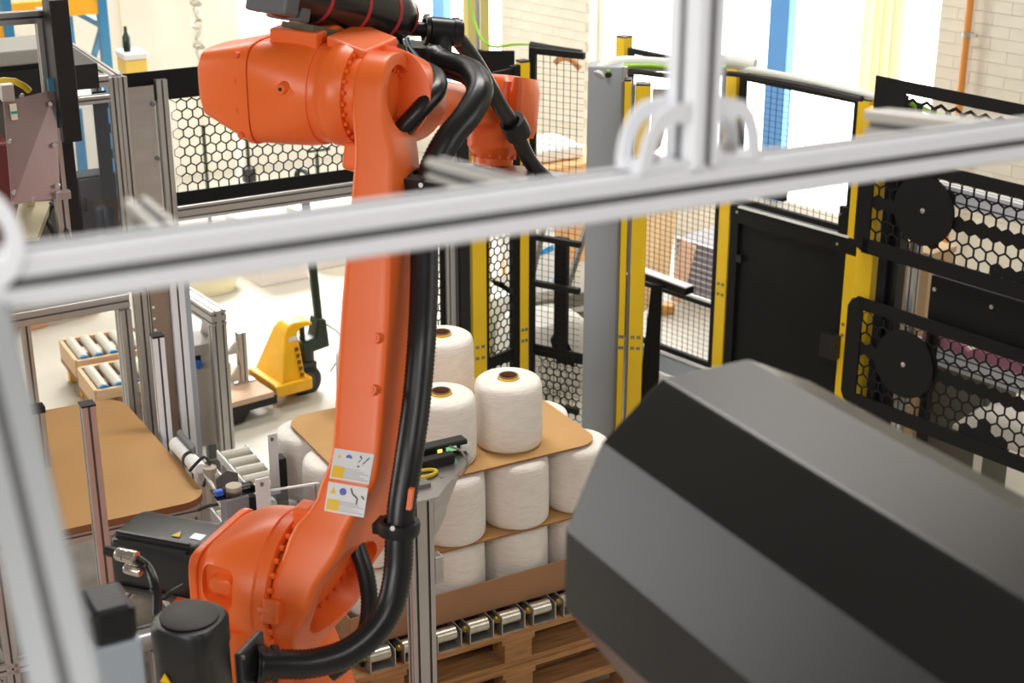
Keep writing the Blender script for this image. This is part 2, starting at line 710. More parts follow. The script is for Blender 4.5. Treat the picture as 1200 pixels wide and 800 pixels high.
L0, L1 = 0.35, 1.5
wlseg(-.2, L0, 0, 6); wlseg(L0, L1, 0, .9); wlseg(L0, L1, 3.4, 6); wlseg(L1, 9.5, 0, 6)
struct(b, 'wall_back_left', WALLM)
window_unit('window_3', L0, L1, [], WHITE_W, P=wl, ax=UX, nn=VX, z0=.9, z1=3.4)
b = B()
for k in range(7):
    b.box(wl(L1 + .35 + k * .62, 2.0, .006), (.012, .012, 4.0), UX, VX, Z)
struct(b, 'trim_2', CREAM)

def wleft(s, z, off=0.0):
    return V((-11.8 + off, s, z))


window_unit('added_window', 4.0, 10.5, [], WHITE_W, P=wleft, ax=V((0, 1, 0)), nn=V((1, 0, 0)), z0=1.4, z1=5.0)  # unseen bright window, added for the hood's reflection and side light

# orange riser pipe with its clamp on the right pier
PP = V((2.848, 9.705, 1.907))
PP = WB + WX * (PP - WB).dot(WX) + WN * .10
t = thing('riser_pipe', (PP.x, PP.y, 0), 'orange vertical pipe clamped to the brick wall', 'pipe')
b = B(); b.cyl((PP.x, PP.y, .0), (PP.x, PP.y, 4), .022, n=14); b.done('pipe', COPPER, t, smooth=40)
b = B()
b.cyl((PP.x, PP.y, 1.80), (PP.x, PP.y, 1.83), .029, n=16)
b.bar(V((PP.x, PP.y, 1.815)) + WX * .02, V((PP.x, PP.y, 1.815)) + WX * .07, .015, .02)
b.bar(V((PP.x, PP.y, 1.815)), V((PP.x, PP.y, 1.815)) - WN * .07, .012, .012)
b.done('pipe_clamp', ZINC, t)
b = B(); b.cyl((PP.x, PP.y, 2.06), (PP.x, PP.y, 2.12), .029, n=16); b.done('pipe_coupling', ZINC, t, smooth=40)

# ------------------------------------------------------------------ robot
RX = V((0.94, -0.342, 0)).normalized()      # to the robot's right, along axis two
RY = V((-RX.y, RX.x, 0))                    # forward reach
S = V((-0.5046, 3.514, 1.543))
E = V((-0.3459, 3.95, 2.713))
rob = thing('industrial_robot', (S.x, S.y, 0), 'large orange industrial robot arm with black hoses in the middle of the cell', 'robot', rz=math.atan2(RX.y, RX.x))


def rp(x, y, z):
    return S + RX * x + RY * y + Z * z


LD = (E - S).normalized()
LL = (E - S).length
LN = LD.cross(RX).normalized()              # out of the rear face of the link
if LN.dot(RY) > 0:
    LN = -LN


def lp(x, n, l):
    return S + RX * x + LN * n + LD * l


# pedestal and rotating column
b = B()
b.box((S.x - .12, S.y + .02, .02), (.8, .8, .04), RX, RY, Z)
b.lathe([(.33, .04), (.33, .12), (.27, .2), (.26, .62), (.31, .68), (.31, .76)], (S.x - .12, S.y + .02, 0), n=40)
b.done('pedestal', ORANGE, rob, smooth=40)
b = B()
c = rp(-.15, -.02, 0)
rings = []
for z, hx, hy, n, dx in ((.76, .27, .27, 4, 0), (1.0, .235, .255, 4, 0), (1.22, .20, .235, 4, -.02), (1.36, .17, .215, 4, -.035), (1.5, .145, .19, 4, -.05)):
    rings.append(superring((c.x + RX.x * dx, c.y + RX.y * dx, z), RX, RY, hx, hy, n, 40))
b.loft(rings)
b.done('rotating_column', ORANGE, rob, smooth=40)

# shoulder housing, lofted along axis two from the bolted ring to the motor flange
b = B()
rings = []
for x, hy, hz, n, dz in ((-.055, .176, .176, 2, 0), (-.085, .196, .194, 2, 0), (-.125, .198, .192, 2.1, -.003), (-.19, .188, .182, 2.6, -.008), (-.25, .176, .165, 3.6, -.014), (-.33, .150, .138, 5, -.02), (-.345, .145, .13, 6, -.02)):
    rings.append(superring(rp(-.055 + (x + .055) * .70, 0, dz), RY, Z, hy, hz, n, 48))
b.loft(rings)
hs = b.done('shoulder_housing', ORANGE, rob, smooth=35)
cut = B()
cut.loft([superring(rp(-.180, -.225, .060), RX, Z, .058, .062, 5, 24), superring(rp(-.180, -.140, .060), RX, Z, .046, .046, 4, 24)])
boolean(hs, cut)
b = B()
b.loft([superring(rp(-.175, -.135, .052), RX, Z, .036, .030, 3, 24), superring(rp(-.175, -.158, .052), RX, Z, .032, .024, 3, 24), superring(rp(-.175, -.164, .052), RX, Z, .022, .014, 2.4, 24)])
b.done('pocket_boss', ORANGE, rob, smooth=45)
b = B()
b.loft([superring(rp(-.245, 0, -.02), RY, Z, .158, .142, 7, 40), superring(rp(-.268, 0, -.02), RY, Z, .158, .142, 7, 40)])
b.done('motor_flange', ORANGE, rob, smooth=40, bevel=.004)
# rib over the pocket and cast boss towards the column
b = B()
b.cyl(rp(-.16, -.14, -.215), rp(-.01, -.215, -.205), .050, .036, 20)
b.done('stop_block', ORANGE, rob, smooth=40)
b = B()
b.prism([rp(-.245, -.15, -.10), rp(-.12, -.175, -.10), rp(-.12, -.195, -.13), rp(-.245, -.165, -.13)], Z * .025)
b.done('casting_rib', ORANGE, rob, bevel=.01, seg=3)


def bolt_ring(c, ax, r, n, br, h, name, m, a0=0.0, a1=2 * pi, parent=None):
    b = B()
    ax = V(ax).normalized()
    s = Z
    tt = ax.cross(s).normalized()
    s = tt.cross(ax)
    for i in range(n):
        a = a0 + (a1 - a0) * i / n
        p = V(c) + (tt * cos(a) + s * sin(a)) * r
        b.cyl(p, p + ax * h, br, br * .9, 6)
    o = b.done(name, m, parent or rob)
    o['kind'] = 'stuff'
    return o


b = B()
b.lathe([(.168, -.02), (.190, -.02), (.190, .012), (.183, .016), (.168, .016)], rp(-.055, 0, 0), RX, 56)
b.done('gear_ring', ORANGE, rob, smooth=35)
bolt_ring(rp(-.041, 0, 0), RX, .177, 30, .0085, .012, 'ring_bolts', ORANGE)

# link arm: rounded sections lofted from the shoulder hub to the elbow
R0, R1, T = .172, .113, .135


def interp(tab, l):
    if l <= tab[0][0]:
        return tab[0][1]
    for (a, va), (c, vc) in zip(tab[:-1], tab[1:]):
        if l <= c:
            f = (l - a) / (c - a)
            f = f * f * (3 - 2 * f) if (c - a) < .3 else f
            return va + (vc - va) * f
    return tab[-1][1]


XL = ((-.172, -.045), (.02, -.045), (.14, -.02), (.25, .035), (.36, .056), (.72, .026), (1.06, .012), (LL, -.018))
XR = ((-.172, .005), (.0, .075), (.15, .135), (.33, .192), (.72, .160), (1.06, .118), (LL, .068), (LL + R1, .058))
NR = ((0, R0), (.10, .166), (.25, .146), (.40, .130), (.72, .118), (1.06, .114), (LL, R1))
NF = ((0, R0), (.10, .160), (.25, .120), (.40, .080), (.72, .062), (1.06, .088), (LL, R1))


def rear(l):
    if l < 0:
        return math.sqrt(max(1e-5, R0 * R0 - l * l))
    if l > LL:
        return math.sqrt(max(1e-5, R1 * R1 - (l - LL) ** 2))
    return interp(NR, l)


def front(l):
    return rear(l) if l < 0 or l > LL else interp(NF, l)


ls = [-R0 * cos(pi / 2 * k / 12) for k in range(12)] + [LL * k / 36 for k in range(36)] + [LL + R1 * sin(pi / 2 * k / 12) for k in range(12)] + [LL + R1 * .9995]
b = B()
rings = []
for l in ls:
    x0, x1, a, c = interp(XL, l), interp(XR, l), rear(l), front(l)
    rings.append(superring(lp((x0 + x1) / 2, (a - c) / 2, l), RX, LN, (x1 - x0) / 2, (a + c) / 2, 9, 56))
b.loft(rings)
lk = b.done('link_arm', ORANGE, rob)
cut = B()
cut.cyl(lp(.042, 0, LL), lp(.14, 0, LL), .080, .094, 40)
cn = (RX - LD * .42).normalized()
cc_ = lp(.078, 0, .015)
cs = LD.cross(cn).normalized(); cl_ = cn.cross(cs)
cut.loft([superring(cc_ - cn * .05, cs, cl_, .125, .128, 2, 44), superring(cc_ + cn * .07, cs, cl_, .142, .150, 2, 44)])
boolean(lk, cut)
for p in lk.data.polygons:
    p.use_smooth = True
lk.data.set_sharp_from_angle(angle=rad(32))
bolt_ring(lp(.042, 0, LL), RX, .068, 18, .006, .008, 'elbow_inner_bolts', ORANGE_D)
bolt_ring(cc_ - cn * .05, cn, .108, 22, .008, .010, 'shoulder_inner_bolts', ORANGE_D)
b = B()
b.lathe([(.150, -.05), (.155, -.03), (.155, .0)], lp(-.035, 0, 0), RX, 56)
b.done('link_hub', ORANGE, rob, smooth=40)
b = B()
b.lathe([(.095, -.05), (.108, -.04), (.108, .01)], lp(-.01, 0, LL), RX, 48)
b.done('link_hub', ORANGE, rob, smooth=40)
# bosses on the right edge and lug at the lower end
for l in (LL * .42, LL * .52):
    b = B()
    p = lp(interp(XR, l) - .022, rear(l), l)
    b.cyl(p - LN * .03, p + LN * .022, .016, .012, 12)
    b.cyl(p + LN * .018 , p + LN * .026, .007, .007, 6)
    b.done('boss', ORANGE, rob, smooth=40)
b = B()
b.box(lp(-.02, .175, -.04), (.045, .045, .06), RX, LN, LD)
b.cyl(lp(-.055, .185, -.04), lp(-.01, .185, -.04), .014, n=12)
b.done('stop_lug', ORANGE, rob, bevel=.006, seg=2)
b = B()
b.box(V((-0.5146, 3.517, 1.751)), (.05, .06, .055), RX, RY, Z)
b.done('stop_lug', ORANGE, rob, bevel=.010, seg=3)
b = B()
b.box(lp(-.005, .06, LL - .165), (.05, .06, .07), RX, LN, LD)
b.done('arm_lug', ORANGE, rob, bevel=.012, seg=3)

# two warning labels on the rear face of the link
def link_face_n(l):
    return rear(l) + .0012


for k, (lo, hi, var) in enumerate(((.300, .374, 0), (.220, .292, 1))):
    lo, hi = lo * 1.0, hi * 1.0
    x0, x1 = .070, .176
    q = lambda x, l, o=0.0: lp(x, link_face_n(l) + o, l)
    b = B()
    b.prism([q(x0, lo), q(x1, lo), q(x1, hi), q(x0, hi)], LN * .0008)
    lab = b.done('warning_label', LABEL_W, rob, label='white %s warning label with a yellow box' % ('upper', 'lower')[var])
    b = B()
    h = hi - lo
    b.prism([q(x0 + .004, lo + .06 * h, .0009), q(x0 + .036, lo + .06 * h, .0009), q(x0 + .036, lo + .44 * h, .0009), q(x0 + .004, lo + .44 * h, .0009)], LN * .0004)
    b.done('yellow_box', LABEL_Y, lab)
    b = B()
    b.cyl(q(.112, lo + .74 * h, .0009), q(.112, lo + .74 * h, .0013), .009, n=20)
    b.done('mandatory_disc', LABEL_B, lab)
    b = B()
    tri = [q(.078, lo + .62 * h, .0009), q(.094, lo + .62 * h, .0009), q(.086, lo + .85 * h, .0009)]
    b.prism(tri, LN * .0004)
    b.done('warning_triangle', LABEL_Y, lab)
    b = B()
    if var == 0:
        for (xa, la, xb, lb_) in ((.140, .50, .140, .62), (.140, .64, .145, .74), (.145, .76, .140, .88), (.152, .6, .166, .85)):
            b.bar(q(xa, lo + la * h, .001), q(xb, lo + lb_ * h, .001), .006, .0006, LN)
    else:
        for (xa, la, xb, lb_) in ((.132, .90, .138, .72), (.138, .72, .152, .60), (.152, .60, .152, .38), (.162, .70, .170, .6)):
            b.bar(q(xa, lo + la * h, .001), q(xb, lo + lb_ * h, .001), .004, .0006, LN)
    b.done('pictogram', mat('label_dark', (.09, .08, .09), .5), lab)
    b = B()
    for i in range(6):
        l = lo + (.10 + .06 * i) * h
        b.bar(q(.105, l, .001), q(.172 - .012 * (i % 3), l, .001), .0022, .0005, LN)
    o = b.done('text_lines', LABEL_G, lab)
    o['kind'] = 'stuff'

# elbow housing with its bolted cover on the far side
er = lambda x, y, z: E + RX * x + RY * y + Z * z
b = B()
b.lathe([(.105, 0), (.124, .0), (.134, .02), (.134, .05), (.127, .06), (.127, .085), (.136, .10)], er(-.04, 0, 0), -RX, 56)
b.done('elbow_gear_ring', ORANGE, rob, smooth=35)
bolt_ring(er(-.041, 0, 0), RX, .1145, 26, .0062, .009, 'elbow_ring_bolts', ORANGE)
b = B()
rings = []
for x, hy, hz, n, dz in ((-.13, .134, .134, 2, 0), (-.16, .140, .138, 2.2, 0), (-.22, .141, .136, 2.8, .0), (-.29, .134, .130, 4.2, .0)):
    rings.append(superring(er(x, 0, dz), RY, Z, hy, hz, n, 56))
b.loft(rings)
b.done('elbow_housing', ORANGE, rob, smooth=35)
b = B()
rings = []
for x, hy, hz, n, dz in ((-.292, .136, .133, 4.8, .0), (-.306, .136, .133, 4.8, .0), (-.450, .092, .088, 4.8, .012), (-.472, .066, .058, 4.8, .012)):
    rings.append(superring(er(x, 0, dz), RY, Z, hy, hz, n, 56))
b.loft(rings)
cov = b.done('elbow_cover', ORANGE, rob, smooth=22)
b = B()
for y in (-.134,):
    for z in (-.10, -.035, .04, .105):
        b.cyl(er(-.320, y + .018, z), er(-.322, y + .003, z), .0085, n=14)
o = b.done('cover_screws', ORANGE_D, rob)
o['kind'] = 'stuff'
b = B()
b.cyl(er(-.185, -.130, .035), er(-.185, -.158, .035), .018, .012, 18)
b.prism([er(-.185, -.150, .052), er(-.150, -.135, .018), er(-.185, -.150, .018)], RY * .02)
b.done('sensor_boss', ORANGE, rob, smooth=40)
b = B()
b.cyl(er(-.185, -.157, .035), er(-.185, -.1605, .035), .0045, n=12)
b.done('boss_plug', BLACK, rob)
b = B()
b.prism([er(-.262, -.06, .10), er(-.130, -.06, .10), er(-.130, -.06, .160), er(-.262, -.06, .166)], RY * .2)
b.done('dress_mount', ORANGE, rob, bevel=.006)
b = B()
b.prism([er(-.118, -.03, .10), er(-.01, -.03, .09), er(-.01, -.03, .118), er(-.118, -.03, .150)], RY * .2)
b.done('dress_mount', ORANGE, rob, bevel=.006)

# forearm tube, in-line wrist and flange
W0 = V((-0.0522, 4.757, 2.49))
FD = (W0 - E).normalized()
b = B()
b.cyl(E + FD * .05, E + FD * .20, .13, .115, 32)
b.cyl(E + FD * .20, W0 - FD * .02, .064, .060, 28)
b.done('forearm_tube', ORANGE, rob, smooth=40)
FU = (Z - FD * Z.dot(FD)).normalized()
b = B()
rings = []
for h, hx, hy, n in ((-.155, .055, .06, 2), (-.125, .072, .08, 2.2), (-.115, .075, .085, 3), (.03, .078, .088, 4), (.085, .074, .08, 4), (.105, .055, .06, 4)):
    rings.append(superring(W0 + RX * (.0 ) + FU * h + FD * .02, RX, FD, hx, hy, n, 40))
b.loft(rings)
b.done('wrist', ORANGE, rob, smooth=38)
b = B()
b.loft([superring(W0 + RX * .085 + FD * .02 + FU * z, RX, FD, hx, .085, 3, 28) for z, hx in ((-.08, .02), (-.05, .034), (.06, .034), (.10, .022))])
b.done('wrist_cover', ORANGE, rob, smooth=38)
b = B()
b.lathe([(.062, 0), (.062, -.02), (.05, -.022), (.05, -.034)], W0 + FD * .02 - FU * .15, FU, 32)
b.done('tool_flange', ORANGE, rob, smooth=40)
bolt_ring(W0 + FD * .02 - FU * .148, FU, .066, 14, .006, .02, 'flange_bolts', ORANGE_D)

# gripper under the wrist
G = W0 + FD * .02 - FU * .20
b = B()
b.box(G + RX * .02 - Z * .03, (.36, .24, .05), RX, RY, Z)
b.done('gripper_plate', GREY_P, rob, bevel=.004)
b = B()
b.box(G + RX * .05 + Z * .0 - RY * .05, (.21, .12, .07), RX, RY, Z)
b.box(G + RX * .12 - Z * .09 + RY * .04, (.08, .1, .09), RX, RY, Z)
b.done('gripper_block', STEEL, rob, bevel=.004)
b = B()
for dx in (-.13, -.03, .09, .17):
    b.cyl(G + RX * dx - RY * .10 - Z * .005, G + RX * dx - RY * .10 + Z * .012, .010, n=10)
o = b.done('gripper_bolts', ZINC, rob); o['kind'] = 'stuff'
b = B()
b.box(G - RX * .10 - Z * .08, (.06, .16, .06), RX, RY, Z)
b.done('gripper_jaw', STEEL, rob, bevel=.003)

# motors
b = B()
MC = .004


def mring(x, h, n=5):
    return superring(rp(x, 0, MC), RY, Z, h, h, n, 48)


b.loft([mring(-.269, .100), mring(-.295, .100), mring(-.296, .092), mring(-.530, .090), mring(-.542, .084), mring(-.546, .072)])
m2 = b.done('axis_motor', MOTOR, rob, smooth=30, label='black motor lying level on the shoulder flange')
for dy, dz in ((-.074, .108), (-.090, .092), (-.0925, -.04)):
    b = B(); b.bar(rp(-.31, dy, dz + MC - .01), rp(-.525, dy, dz + MC - .012), .008, .008)
    b.done('housing_rib', MOTOR, m2)
b = B(); b.box(rp(-.315, -.02, MC + .0925), (.04, .028, .001), RX, RY, Z); b.done('type_plate', STEEL, m2)
b = B(); b.prism([rp(-.385, -.04, MC + .0925), rp(-.36, -.04, MC + .0925), rp(-.372, -.012, MC + .0925)], Z * .002); b.done('warning_triangle', LABEL_Y, m2)
b = B(); b.cyl(rp(-.285, -.100, MC - .035), rp(-.285, -.105, MC - .035), .010, n=16); b.done('red_seal', RED, m2)
for dz in (-.075, .082):
    b = B(); b.cyl(rp(-.270, -.105, dz + MC), rp(-.284, -.105, dz + MC), .007, n=10)
    b.done('flange_screw', ZINC, m2)

M1 = V((-0.7192, 3.05, 1.74))
b = B()
def m1ring(z, h, n=3.2):
    return superring((M1.x, M1.y, M1.z + z), RX, RY, h, h, n, 48)
b.loft([m1ring(-.55, .076), m1ring(-.075, .074), m1ring(-.07, .078, 3), m1ring(-.012, .078, 3), m1ring(-.002, .074, 2.6), m1ring(0, .066, 2.4)])
m1 = b.done('axis_motor', MOTOR, rob, smooth=35, label='black motor standing upright in front of the shoulder')
b = B(); b.lathe([(.0, .001), (.064, .001), (.066, .004), (.060, .007), (0, .0075)], M1, Z, 36); b.done('motor_cap', MOTOR_CAP, m1, smooth=40)
b = B()
n1 = (-RY * .93 - RX * .36).normalized(); s1 = n1.cross(Z) * -1
p = M1 - RY * .0765 - RX * .025 - Z * .13
b.prism([p - RX * .014, p + RX * .014, p + Z * .024], -RY * .003); b.done('warning_triangle', LABEL_Y, m1)
# connectors at the level motor
b = B()
ca, cb = V((-0.951, 3.349, 1.733)), V((-0.8949, 3.326, 1.73))
cd_ = (cb - ca).normalized()
b.cyl(ca - cd_ * .03, ca, .013, n=16)
b.done('plug_nose', BLACK, rob)
b = B()
b.lathe([(.014, 0), (.017, .004), (.017, .022), (.015, .024), (.015, .03), (.018, .032), (.018, .055), (.013, .058)], ca, cd_, 20)
b.done('connector', mat('nickel', (.62, .55, .50), .22, .9), rob, smooth=40, label='shiny metal round connector beside the level motor')
b = B()
ca2 = ca - Z * .035 + cd_ * .02
b.lathe([(.011, 0), (.013, .004), (.013, .04), (.010, .045)], ca2, cd_, 20)
b.done('connector', MATS['nickel'], rob, smooth=40, label='second smaller round connector below the first')
b = B()
b.tube([cb - cd_ * .01, V((-0.8791, 3.337, 1.703)), V((-0.8536, 3.29, 1.692)), V((-0.841, 3.257, 1.665)), V((-0.8365, 3.224, 1.634))], .012, 12, step=.012)
b.done('motor_cable', RUBBER, rob, smooth=50)
b = B()
b.tube([V((-0.8572, 3.265, 1.684)), V((-0.8329, 3.256, 1.661)), V((-0.8108, 3.271, 1.671)), V((-0.7866, 3.303, 1.671))], .006, 8, step=.015)
b.done('motor_cable', RUBBER, rob, smooth=50)

# main hose along the right of the link
def hosept(px):
    return V(px)
H1 = [V(p) for p in ((-0.5972, 3.183, 1.529), (-0.5458, 3.2, 1.518), (-0.4776, 3.217, 1.509), (-0.3984, 3.243, 1.519), (-0.3348, 3.278, 1.554), (-0.2953, 3.32, 1.604), (-0.2774, 3.359, 1.676), (-0.2733, 3.389, 1.753),
      (-0.2671, 3.419, 1.83), (-0.2491, 3.474, 1.942), (-0.2337, 3.538, 2.049), (-0.2223, 3.61, 2.178), (-0.2182, 3.702, 2.301), (-0.2183, 3.794, 2.428), (-0.2054, 3.876, 2.526), (-0.1651, 3.927, 2.602), (-0.1138, 3.981, 2.655), (-0.0842, 4.052, 2.7), (-0.1017, 4.147, 2.724), (-0.149, 4.215, 2.731), (-0.2036, 4.26, 2.737))]
b = B(); b.tube(H1, .0365, 18, rib=.0022, step=.0052); b.done('corrugated_hose', RUBBER, rob, smooth=70, label='thick black corrugated hose looping below and up the link')
H2 = [V(p) for p in ((-0.4604, 3.396, 1.361), (-0.4131, 3.41, 1.397), (-0.3691, 3.426, 1.466), (-0.3575, 3.445, 1.541), (-0.3672, 3.464, 1.616), (-0.3886, 3.487, 1.675), (-0.4077, 3.529, 1.726))]
b = B(); b.tube(H2, .023, 14, rib=.002, step=.0052); b.done('corrugated_hose', RUBBER, rob, smooth=70, label='thinner corrugated hose inside the big loop')
H3 = [V(p) for p in ((-0.3093, 3.936, 2.597), (-0.2564, 3.947, 2.652), (-0.2178, 3.973, 2.691), (-0.1931, 4.016, 2.716), (-0.2004, 4.086, 2.732), (-0.2372, 4.152, 2.736), (-0.2796, 4.215, 2.731), (-0.3138, 4.275, 2.72))]
b = B(); b.tube(H3, .026, 16, rib=.0012, step=.0052); b.done('corrugated_hose', RUBBER, rob, smooth=70, label='short black hose bending into the top of the link')
H4 = [V(p) for p in ((-0.1575, 4.356, 2.789), (-0.1237, 4.39, 2.74), (-0.0827, 4.465, 2.657), (-0.0373, 4.533, 2.557), (0.0102, 4.604, 2.464), (0.0385, 4.628, 2.389), (0.0778, 4.656, 2.324), (0.1442, 4.684, 2.257))]
b = B(); b.tube(H4, .024, 14, rib=.0018, step=.0052); b.done('corrugated_hose', RUBBER, rob, smooth=70, label='black hose running down from the coupling past the wrist')


def clamp(p, d, r, w, label=None):
    b = B()
    d = V(d).normalized()
    p = V(p)
    b.lathe([(r, -w / 2), (r + .014, -w / 2), (r + .016, -w / 4), (r + .016, w / 4), (r + .014, w / 2), (r, w / 2)], p, d, 28)
    o = b.done('hose_clamp', BLACK, rob, smooth=40, label=label)
    return o


c1 = clamp((-0.2753, 3.399, 1.778), Z * 1 + RY * .12, .037, .032)
b = B(); b.box(V((-0.3088, 3.426, 1.766)), (.05, .05, .026), RX, RY, Z); b.done('clamp_arm', BLACK, c1)
b = B(); b.cyl(V((-0.2853, 3.344, 1.803)), V((-0.2868, 3.362, 1.794)), .006, n=10); b.done('clamp_screw', WHITE, c1)
c2 = clamp((-0.2157, 3.861, 2.515), Z * 1 + RX * .2, .038, .03)
b = B(); b.box((-0.2526, 3.83, 2.517), (.07, .05, .035), RX, RY, Z); b.done('clamp_arm', BLACK, c2)
b = B(); b.cyl(V((-0.2256, 3.77, 2.53)), V((-0.2267, 3.789, 2.524)), .006, n=10); b.done('clamp_screw', WHITE, c2)
clamp((0.0101, 4.596, 2.471), V((0.0385, 4.628, 2.389)) - V((-0.02, 4.552, 2.522)), .024, .06)
# bracket at the foot of the main hose
p = V((-0.6057, 3.195, 1.521))
b = B(); b.box(p - RX * .015, (.02, .115, .115), RX, RY, Z)
br = b.done('hose_bracket', mat('bracket_dark', (.05, .052, .055), .4), rob, bevel=.006)
b = B(); b.lathe([(.036, 0), (.047, .0), (.047, .02), (.041, .024), (.041, .032), (.046, .035), (.046, .05), (.036, .052)], p, (V(H1[2]) - V(H1[0])), 28); b.done('hose_collar', RUBBER, br, smooth=40)
b = B()
for dz in (-.048, .048):
    b.cyl(p - RX * .012 - RY * .05 + Z * dz, p - RX * .0 - RY * .05 + Z * dz, .006, n=8)
b.done('bracket_screw', ZINC, br)
b = B(); b.box(V((-0.2438, 3.388, 1.86)), (.012, .012, .05), RX, RY, LD); b.done('orange_tape', ORANGE, rob)

# dress pack on top of the arm
D0, D1 = V((-0.583, 3.93, 2.99)), V((-0.2975, 4.324, 2.846))
DD = (D1 - D0).normalized()
DU = (Z - DD * Z.dot(DD)).normalized()
DS = DD.cross(DU)
L = (D1 - D0).length
b = B(); b.lathe([(.0, 0), (.068, 0), (.072, .01), (.072, L * .88), (.066, L * .96), (.05, L * .995), (.03, L)], D0, DD, 32)
dp = b.done('hose_sleeve', SLEEVE, rob, smooth=50, label='glossy black sleeve with red bands on the top of the arm')
for f in (.26, .55, .80, .985):
    b = B(); rr = .0732 if f < .9 else .054
    b.lathe([(rr - .006, 0), (rr, 0), (rr, .012), (rr - .006, .012)], D0 + DD * L * f, DD, 32); b.done('red_band', PINKRED, dp, smooth=40)
b = B(); b.box(D0 + DD * .0, (.05, .14, .135), DD, DS, DU); b.box(D0 + DD * .06 - DU * .005, (.04, .12, .14), DD, DS, DU)
b.done('sleeve_bracket', mat('bracket_grey', (.10, .105, .115), .45), rob, bevel=.008)
b = B(); b.cyl(D0 + DD * .06 + DS * .076 + DU * .01, D0 + DD * .06 + DS * .095 + DU * .01, .022, n=18); b.cyl(D0 + DD * .06 - DS * .076 + DU * .01, D0 + DD * .06 - DS * .095 + DU * .01, .022, n=18)
b.done('bracket_knob', BLACK, rob, smooth=40)
b = B(); b.bar(D0 + DD * .10 - DU * .085, D0 + DD * (L * .93) - DU * .085, .11, .02, DU); b.done('sleeve_rail', mat('rail_olive', (.10, .10, .06), .5, .3), rob)
b = B(); b.bar(D0 + DD * .10 - DU * .098, D0 + DD * (L * .9) - DU * .098, .10, .005, DU); b.done('rail_edge', WHITE, rob)
# pipe and tee at the end of the sleeve
T0, T1 = V((-0.2836, 4.313, 2.818)), V((-0.1501, 4.349, 2.8))
TD = (T1 - T0).normalized()
b = B(); b.cyl(T0 - TD * .03, T1, .020, n=18)
b.lathe([(.030, 0), (.042, 0), (.044, .01), (.030, .014)], T0 + TD * .045, TD, 24)
b.lathe([(.03, .0), (.037, .0), (.037, .09), (.03, .09)], T0 + TD * .06, TD, 24)
b.lathe([(.028, 0), (.04, 0), (.04, .016), (.028, .018)], T0 + TD * .125, TD, 24)
b.cyl(T0 + TD * .10, V((-0.1948, 4.269, 2.731)), .026, .030, 20)
b.lathe([(.03, 0), (.046, 0), (.046, .02), (.04, .03), (.04, .05)], V((-0.2208, 4.281, 2.736)), V(H1[-2]) - V(H1[-1]), 24)
b.done('hose_tee', RUBBER, rob, smooth=40)
for k, (pts, m, r) in enumerate(((((-0.3054, 4.287, 2.806), (-0.2954, 4.265, 2.776), (-0.2717, 4.244, 2.75), (-0.2424, 4.247, 2.731)), RUBBER, .007), (((-0.2915, 4.287, 2.806), (-0.2816, 4.267, 2.782), (-0.2579, 4.245, 2.754), (-0.2308, 4.25, 2.739)), CABLE_W, .003), (((-0.2822, 4.284, 2.798), (-0.2724, 4.264, 2.774), (-0.2487, 4.244, 2.75), (-0.2308, 4.252, 2.744)), BLUE_P, .003))):
    b = B(); b.tube([V(q) for q in pts], r, 8, step=.012); b.done('signal_cable', m, rob, smooth=50)
b = B(); b.box(V((-0.2724, 4.401, 2.714)), (.16, .10, .09), RX, RY, Z); b.done('junction_block', BLACK, rob, bevel=.006)

# ------------------------------------------------------------------ pallets, tray and yarn cones
PO = V((-0.283, 5.03, 0.5))
PO = V((PO.x, PO.y, 0))


def pp(u, v, z):
    return PO + UX * u + VX * v + Z * z


def pallet(z0, label, u0=-.36, v0=-.092, lu=1.24, lv=.95, m=WOOD):
    t = thing('wooden_pallet', tuple(pp(u0 + lu / 2, v0 + lv / 2, z0)), label, 'pallet', 'stacked wooden pallets', math.atan2(UX.y, UX.x))
    n = 6
    bw = lv / (n + (n - 1) * .25)
    for k in range(n):
        v = v0 + bw / 2 + k * bw * 1.25
        bb = B(); bb.box(pp(u0 + lu / 2, v, z0 + .133), (lu, bw, .022), UX, VX, Z); bb.done('deck_board', m, t)
    for k in range(3):
        u = u0 + .13 + k * .53
        bb = B(); bb.box(pp(u, v0 + lv / 2, z0 + .111), (.14, lv, .022), UX, VX, Z); bb.done('stringer_board', m, t)
        for q in range(3):
            v = v0 + .05 + q * (lv - .1) / 2
            bb = B(); bb.box(pp(u, v, z0 + .061), (.115, .10, .078), UX, VX, Z); bb.done('block', m, t)
    for q in range(3):
        v = v0 + .05 + q * (lv - .1) / 2
        bb = B(); bb.box(pp(u0 + lu / 2, v, z0 + .011), (lu, .10, .022), UX, VX, Z); bb.done('bottom_board', m, t)
    return t


pallet(.286, 'top wooden pallet of the stack, carrying the rows of short rollers')
pallet(.142, 'middle wooden pallet of the stack under the yarn cones', v0=-.10)
pallet(-.002, 'lowest wooden pallet of the stack, standing on the floor', v0=-.095)

